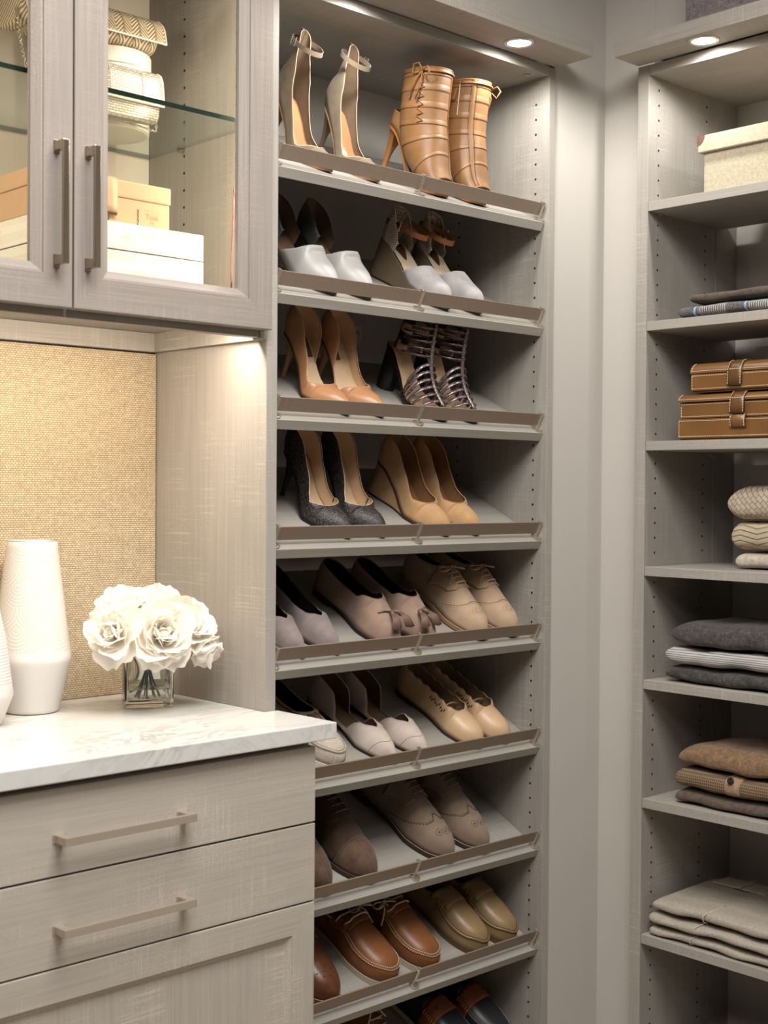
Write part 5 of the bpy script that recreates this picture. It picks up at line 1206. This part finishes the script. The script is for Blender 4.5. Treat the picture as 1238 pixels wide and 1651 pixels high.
def cable():
    t = NT('cable_knit'); sx = t.n('ShaderNodeSeparateXYZ'); t.l(t.co(), sx.inputs[0]); tri = t.math('ABSOLUTE', t.math('SUBTRACT', t.math('FRACT', t.math('DIVIDE', sx.outputs[1], .075)), .5))
    v = t.math('ADD', t.math('DIVIDE', sx.outputs[2], .011), t.math('MULTIPLY', tri, 1.6)); r = t.ramp(t.math('FRACT', v), [(.02, 0.0), (.16, 1.0), (.8, .8), (.98, 0.0)]); n = t.noise((350, 350, 350), 2)
    t.col(t.mix(t.math('MULTIPLY', r, t.ramp(n, [(.3, .75), (.7, 1.0)])), srgb((142, 126, 102)), srgb((182, 167, 142)))); t.bump(r, .8, .003); t.set(Roughness=1); return t.m
def plaid():
    t = NT('grey_plaid'); sx = t.n('ShaderNodeSeparateXYZ'); t.l(t.co(), sx.inputs[0]); y = sx.outputs[1]; n = t.noise((500,) * 3, 2)
    base = t.ramp(n, [(.35, srgb((46, 46, 48))), (.65, srgb((104, 102, 100)))])
    band = t.ramp(t.math('FRACT', t.math('DIVIDE', t.math('ADD', y, .205), .118)), [(.0, 1.0), (.08, 1.0), (.085, 0.0), (.52, 0.0), (.525, 1.0)])
    thin = t.ramp(t.math('FRACT', t.math('DIVIDE', y, .0052)), [(.35, 0.0), (.45, 1.0), (.75, 1.0), (.85, 0.0)]); f = t.math('MULTIPLY', band, thin)
    c = t.mix(t.math('MULTIPLY', f, .75), base, srgb((176, 170, 162))); blue = t.ramp(t.math('FRACT', t.math('DIVIDE', t.math('ADD', y, .2), .118)), [(.085, 0.0), (.09, 1.0), (.125, 1.0), (.13, 0.0)])
    t.col(t.mix(blue, c, srgb((126, 148, 184)))); t.bump(n, .3, .001); t.set(Roughness=1); return t.m
GS = 'folded clothes on the right tower'
slab('folded_scarf', 'grey plaid folded scarf with a blue stripe, under the brown folded cloth', 'clothing', .878, -.222, .3572, .3860, plaid(), .24, .42, .4, 0, 2, .0012)
slab('folded_cloth', 'dark brown folded woollen cloth lying on the plaid scarf', 'clothing', .886, -.244, .3866, .4120, wool('dark_brown_wool', (78, 68, 60)), .23, .40, .4, 0, 3, .0012)
slab('knit_sweater', 'beige basket-knit sweater on top of its stack', 'clothing', .935, -.308, -.0585, .008, basket(), .20, .42, .42, .5, 4, .002, endr=.10, nose=-.1)
slab('knit_sweater', 'cream cable-knit sweater in the middle of its stack', 'clothing', .940, -.316, -.1225, -.0595, cable(), .20, .42, .42, 0, 5, .0016, endr=.055)
slab('knit_sweater', 'plain oatmeal sweater at the bottom of its stack', 'clothing', .945, -.324, -.1592, -.1235, wool('oatmeal_wool', (182, 170, 154), (198, 188, 174)), .20, .42, .42, 0, 6, .001, endr=.038)
slab('folded_sweater', 'charcoal wool sweater on top of the grey striped one', 'clothing', .884, -.208, -.3235, -.276, wool('charcoal_wool', (72, 66, 64), (112, 102, 102)), .24, .44, .42, .35, 7, .0022, endr=.075, nose=-.1)
slab('folded_sweater', 'pale grey striped sweater between two charcoal sweaters', 'clothing', .878, -.197, -.3625, -.3245, stripes('grey_pinstripe', (178, 174, 170), (112, 106, 106), .0042, 2, .5, .7, .3), .24, .44, .42, 0, 8, .002, endr=.045)
slab('folded_sweater', 'charcoal wool sweater at the bottom under the striped one', 'clothing', .880, -.197, -.3990, -.3635, wool('charcoal_wool_b', (66, 64, 62), (104, 100, 98)), .24, .44, .42, 0, 9, .002, endr=.045)
slab('folded_sweater', 'camel brown sweater on top of the waffle knit', 'clothing', .890, -.228, -.5755, -.530, wool('camel_wool', (124, 98, 76), (160, 130, 104)), .23, .44, .42, .35, 10, .0022, endr=.075, nose=-.1)
wf = slab('folded_sweater', 'brown waffle-knit cardigan with a dark button in the middle of its stack', 'clothing', .884, -.222, -.6215, -.5765, waffle(), .23, .44, .42, 0, 11, .0014, endr=.045)
s = MB(); hh = .045
s.grid([[(-.1165 + .004 * (1 - abs(c)), y, hh / 2 + hh / 2 * .99 * c) for c in [lerp(-1, 1, j / 10) for j in range(11)]] for y in (.098, .086, .074, .062)])
s = MB(); rows = []
for y in (.0985, .096, .080, .064, .0615):
    b = .0012 if .062 < y < .098 else -.002
    rows.append([(-(.115 + b) * abs(math.cos(a)) ** .42 , y, hh / 2 + (hh / 2 + b) * math.copysign(abs(math.sin(a)) ** .62, math.sin(a))) for a in [lerp(-1.45, 1.45, k / 20) for k in range(21)]])
s.grid(rows); s.build('placket', wool('placket_wool', (150, 124, 100)), wf, True)
s = MB(); s.lathe([(.0005, -.002), (.006, -.002), (.0075, 0), (.0070, .0016), (.005, .0012), (.0005, .0012)], 20); s.build('button', M_black, wf, True, loc=(-.1165, .082, .0385), rot=(0, -PI / 2.6, 0))
slab('folded_sweater', 'dark umber sweater at the bottom under the waffle knit', 'clothing', .886, -.222, -.6512, -.6225, wool('umber_wool', (92, 78, 70), (112, 96, 88)), .23, .44, .42, 0, 12, .0014, endr=.038)
def twill(): 
    t = NT('khaki_twill'); n = t.noise((260, 260, 260), 2); t.col(t.ramp(n, [(.3, srgb((150, 142, 130))), (.7, srgb((172, 163, 150)))])); t.bump(t.noise((14, 14, 14), 3), .5, .01); t.set(Roughness=.85); t.b.inputs['Specular IOR Level'].default_value = .2; return t.m
M_tw = twill(); M_tws = plain('khaki_seam', (190, 182, 168), .8)
for i, (xf, yl, z0, z1, lab, dm) in enumerate(((.876, -.168, -.9405, -.9175, 'khaki folded trousers at the bottom of their stack', 0), (.874, -.166, -.9160, -.8915, 'khaki folded trousers in the middle of their stack', 0), (.880, -.172, -.8895, -.862, 'khaki folded trousers on top of their stack with the waistband showing', .10))):
    t = slab('folded_trousers', lab, 'clothing', xf, yl, z0, z1, M_tw, .255, .46, .34, dm, 20 + i, .0016, endr=.030); hh = z1 - z0; D = .255 / 2
    s = MB(); y0 = .125 - .012 * i
    rows = [(-(D + .0012) * abs(math.cos(a)) ** .34, y0 - .012 * max(0, math.sin(a)), hh / 2 + (hh / 2 * (1.0 + dm * .4) + .0010) * math.copysign(abs(math.sin(a)) ** .62, math.sin(a))) for a in [lerp(-.9, 1.45, k / 24) for k in range(25)]]
    s.tube(rows, .0010, 5); s.build('side_seam', M_tws, t, True)
    if i == 2:
        s = MB(); s.box(.060, .118, .07, .20, hh + .0005, hh + .0045, .0015); s.build('waistband', M_tw, t)
        s = MB(); s.box(.056, .120, .128, .140, hh + .004, hh + .008, .0012); s.build('belt_loop', M_tw, t)
slab('folded_jumper', 'maroon folded jumper on the lowest shelf of the right tower', 'clothing', .945, -.395, -1.1995, -1.040, wool('maroon_wool', (70, 30, 34)), .20, .40, .42, .1, 30, .002, endr=.15)

def stitched_box(parent, name, x0, x1, y0, y1, z0, z1, m, b=.003): return boxo(name, (x0, x1, y0, y1, z0, z1), m, parent, b)
M_case = plain('saddle_brown_leather', (112, 78, 42), .34, 0, .14, 14, .1, 500, 0, .45); M_cased = plain('saddle_dark_leather', (92, 60, 30), .36, 0, .12, 20)
def case(name, label, xf, yl, z0, tiers, lid_h, strap_y, loop=None, depth=.20, length=.36):
    """leather case: stacked tiers, a rounded lid, stitched edges and a strap over the front; local front is -x"""
    t = thing(name, label, 'case', (xf + depth / 2, yl - length / 2, z0 + H)); hx, hy = depth / 2, length / 2; z = 0; lines = []
    boxo('base', (-hx + .004, hx - .004, -hy + .004, hy - .004, 0, .0035), M_cased, t, .0005); z = .0038
    for k, h in enumerate(tiers):
        ins = .003 * (k > 0)
        boxo('tier', (-hx + ins, hx - ins, -hy + ins, hy - ins, z, z + h), M_case, t, .0022)
        xx = -hx + ins - .0003; a, b = hy - ins - .0035, -hy + ins + .0035
        lines.append([Vector((xx, a, z + .004)), Vector((xx, b, z + .004))]); lines.append([Vector((xx, a, z + h - .004)), Vector((xx, b, z + h - .004))]); lines.append([Vector((xx, a, z + .004)), Vector((xx, a, z + h - .004))])
        z += h + .0012
    s = MB(); pr = [(-hx - .0015, z), (-hx - .0015, z + .004), (-hx + .002, z + lid_h * .55), (-hx + .008, z + lid_h * .85), (-hx + .018, z + lid_h), (hx, z + lid_h), (hx, z)]
    n = len(pr); s.grid([[(x, y, q) for x, q in pr] for y in (hy + .001, hy, 0, -hy, -hy - .001)], cv=True); s.f += [tuple(range(n - 1, -1, -1)), tuple(4 * n + k for k in range(n))]; s.mi += [0, 0]
    s.build('lid', M_case, t, True, 0, True, 35)
    e = .0004
    lines.append([Vector((-hx - .0015 - e, hy - .003, z + .0045)), Vector((-hx - .0015 - e, -hy + .003, z + .0045))]); lines.append([Vector((x - e, hy - .003, q)) for x, q in pr[1:5]])
    # strap
    end = -.02 if loop is None else -.012
    sp = [(-hx + .05, z + lid_h + .0012), (-hx + .018, z + lid_h + .0016), (-hx + .007, z + lid_h * .88 + .001), (-hx + .0005, z + lid_h * .56), (-hx - .0035, z + .003), (-hx - .0045, z - .012), (-hx - .005, z - tiers[-1] * .82)]
    s = MB(); s.grid([[(x, strap_y + w, q) for x, q in sp] for w in (-.0165, -.006, .006, .0165)]); o = s.build('strap', M_cased, t, True, 0, True); md = o.modifiers.new('thickness', 'SOLIDIFY'); md.thickness = .003; md.offset = 0
    for w in (-.0145, .0145): lines.append([Vector((x - .0020, strap_y + w, q + .0008)) for x, q in sp])
    lines.append([Vector((-hx - .0052, strap_y - .0145, z + .004)), Vector((-hx - .0052, strap_y + .0145, z + .004))])
    if loop:
        zl = loop; sl = [(-hx - .001, zl + .013), (-hx - .006, zl + .010), (-hx - .0075, zl), (-hx - .006, zl - .010), (-hx - .001, zl - .013)]
        s = MB(); s.grid([[(x, strap_y - .003 + w, q) for x, q in sl] for w in (-.0175, 0, .0175)]); o = s.build('keeper_loop', M_case, t, True, 0, True); md = o.modifiers.new('thickness', 'SOLIDIFY'); md.thickness = .0025; md.offset = 0
        for w in (-.0155, .0155): lines.append([Vector((x - .0018, strap_y - .003 + w, q)) for x, q in sl])
    stitch('stitching', lines, M_thread, t, .0007, .0056, .68); return t
case('leather_case', 'saddle brown two-tier leather case with a strap and loop, under the small case', .886, -.222, .1053, (.040, .033), .0165, .037, loop=.037, length=.36)
case('leather_case', 'small saddle brown leather case lying on the larger one', .890, -.250, .2032, (.0345,), .0215, .064, length=.34)
# linen box with leather corners, felt box on the light bridge
M_linen = woven('beige_linen', (184, 173, 150), 1300, .07); M_linen.node_tree.nodes['Principled BSDF'].inputs['Roughness'].default_value = .9
lb = thing('linen_box', 'beige linen storage box with a brown leather corner on the top shelf', 'box', (1.01, -.45, .6084 + H))
boxo('body', (-.113, .10, -.17, .178, 0, .100), M_linen, lb, .002); boxo('lid', (-.122, .109, -.18, .188, .0865, .1215), M_linen, lb, .0025)
s = MB(); pts = [(0, 0)] + [(-.0175 * math.cos(a), -.021 * math.sin(a)) for a in [PI / 2 * k / 10 for k in range(11)]]
pts = [(.1886 + p[0], .1218 + p[1]) for p in pts]
s.add([(-.1226, y, z) for y, z in pts] + [(-.1210, y, z) for y, z in pts], [tuple(range(12)), tuple(range(23, 11, -1))] + [(i, 12 + i, 12 + (i + 1) % 12, (i + 1) % 12) for i in range(12)])
s.box(-.1226, -.100, .170, .1888, .1212, .1224, .0004); s.box(-.1226, -.104, .1878, .1888, .102, .1224, .0004)
s.build('leather_corner', leather('corner_leather', (88, 48, 32), .45, .2), lb, recalc=True)
fb = thing('felt_box', 'dark grey felt storage box standing on the right light bridge', 'box', (.852, -.48, .9284 + H))
boxo('body', (-.062, .068, -.19, .185, 0, .20), wool('grey_felt', (104, 96, 96), (128, 120, 118), 300), fb, .004); boxo('base_band', (-.0626, .0686, -.1906, .1856, 0, .006), wool('grey_felt_band', (116, 106, 104)), fb, .002)
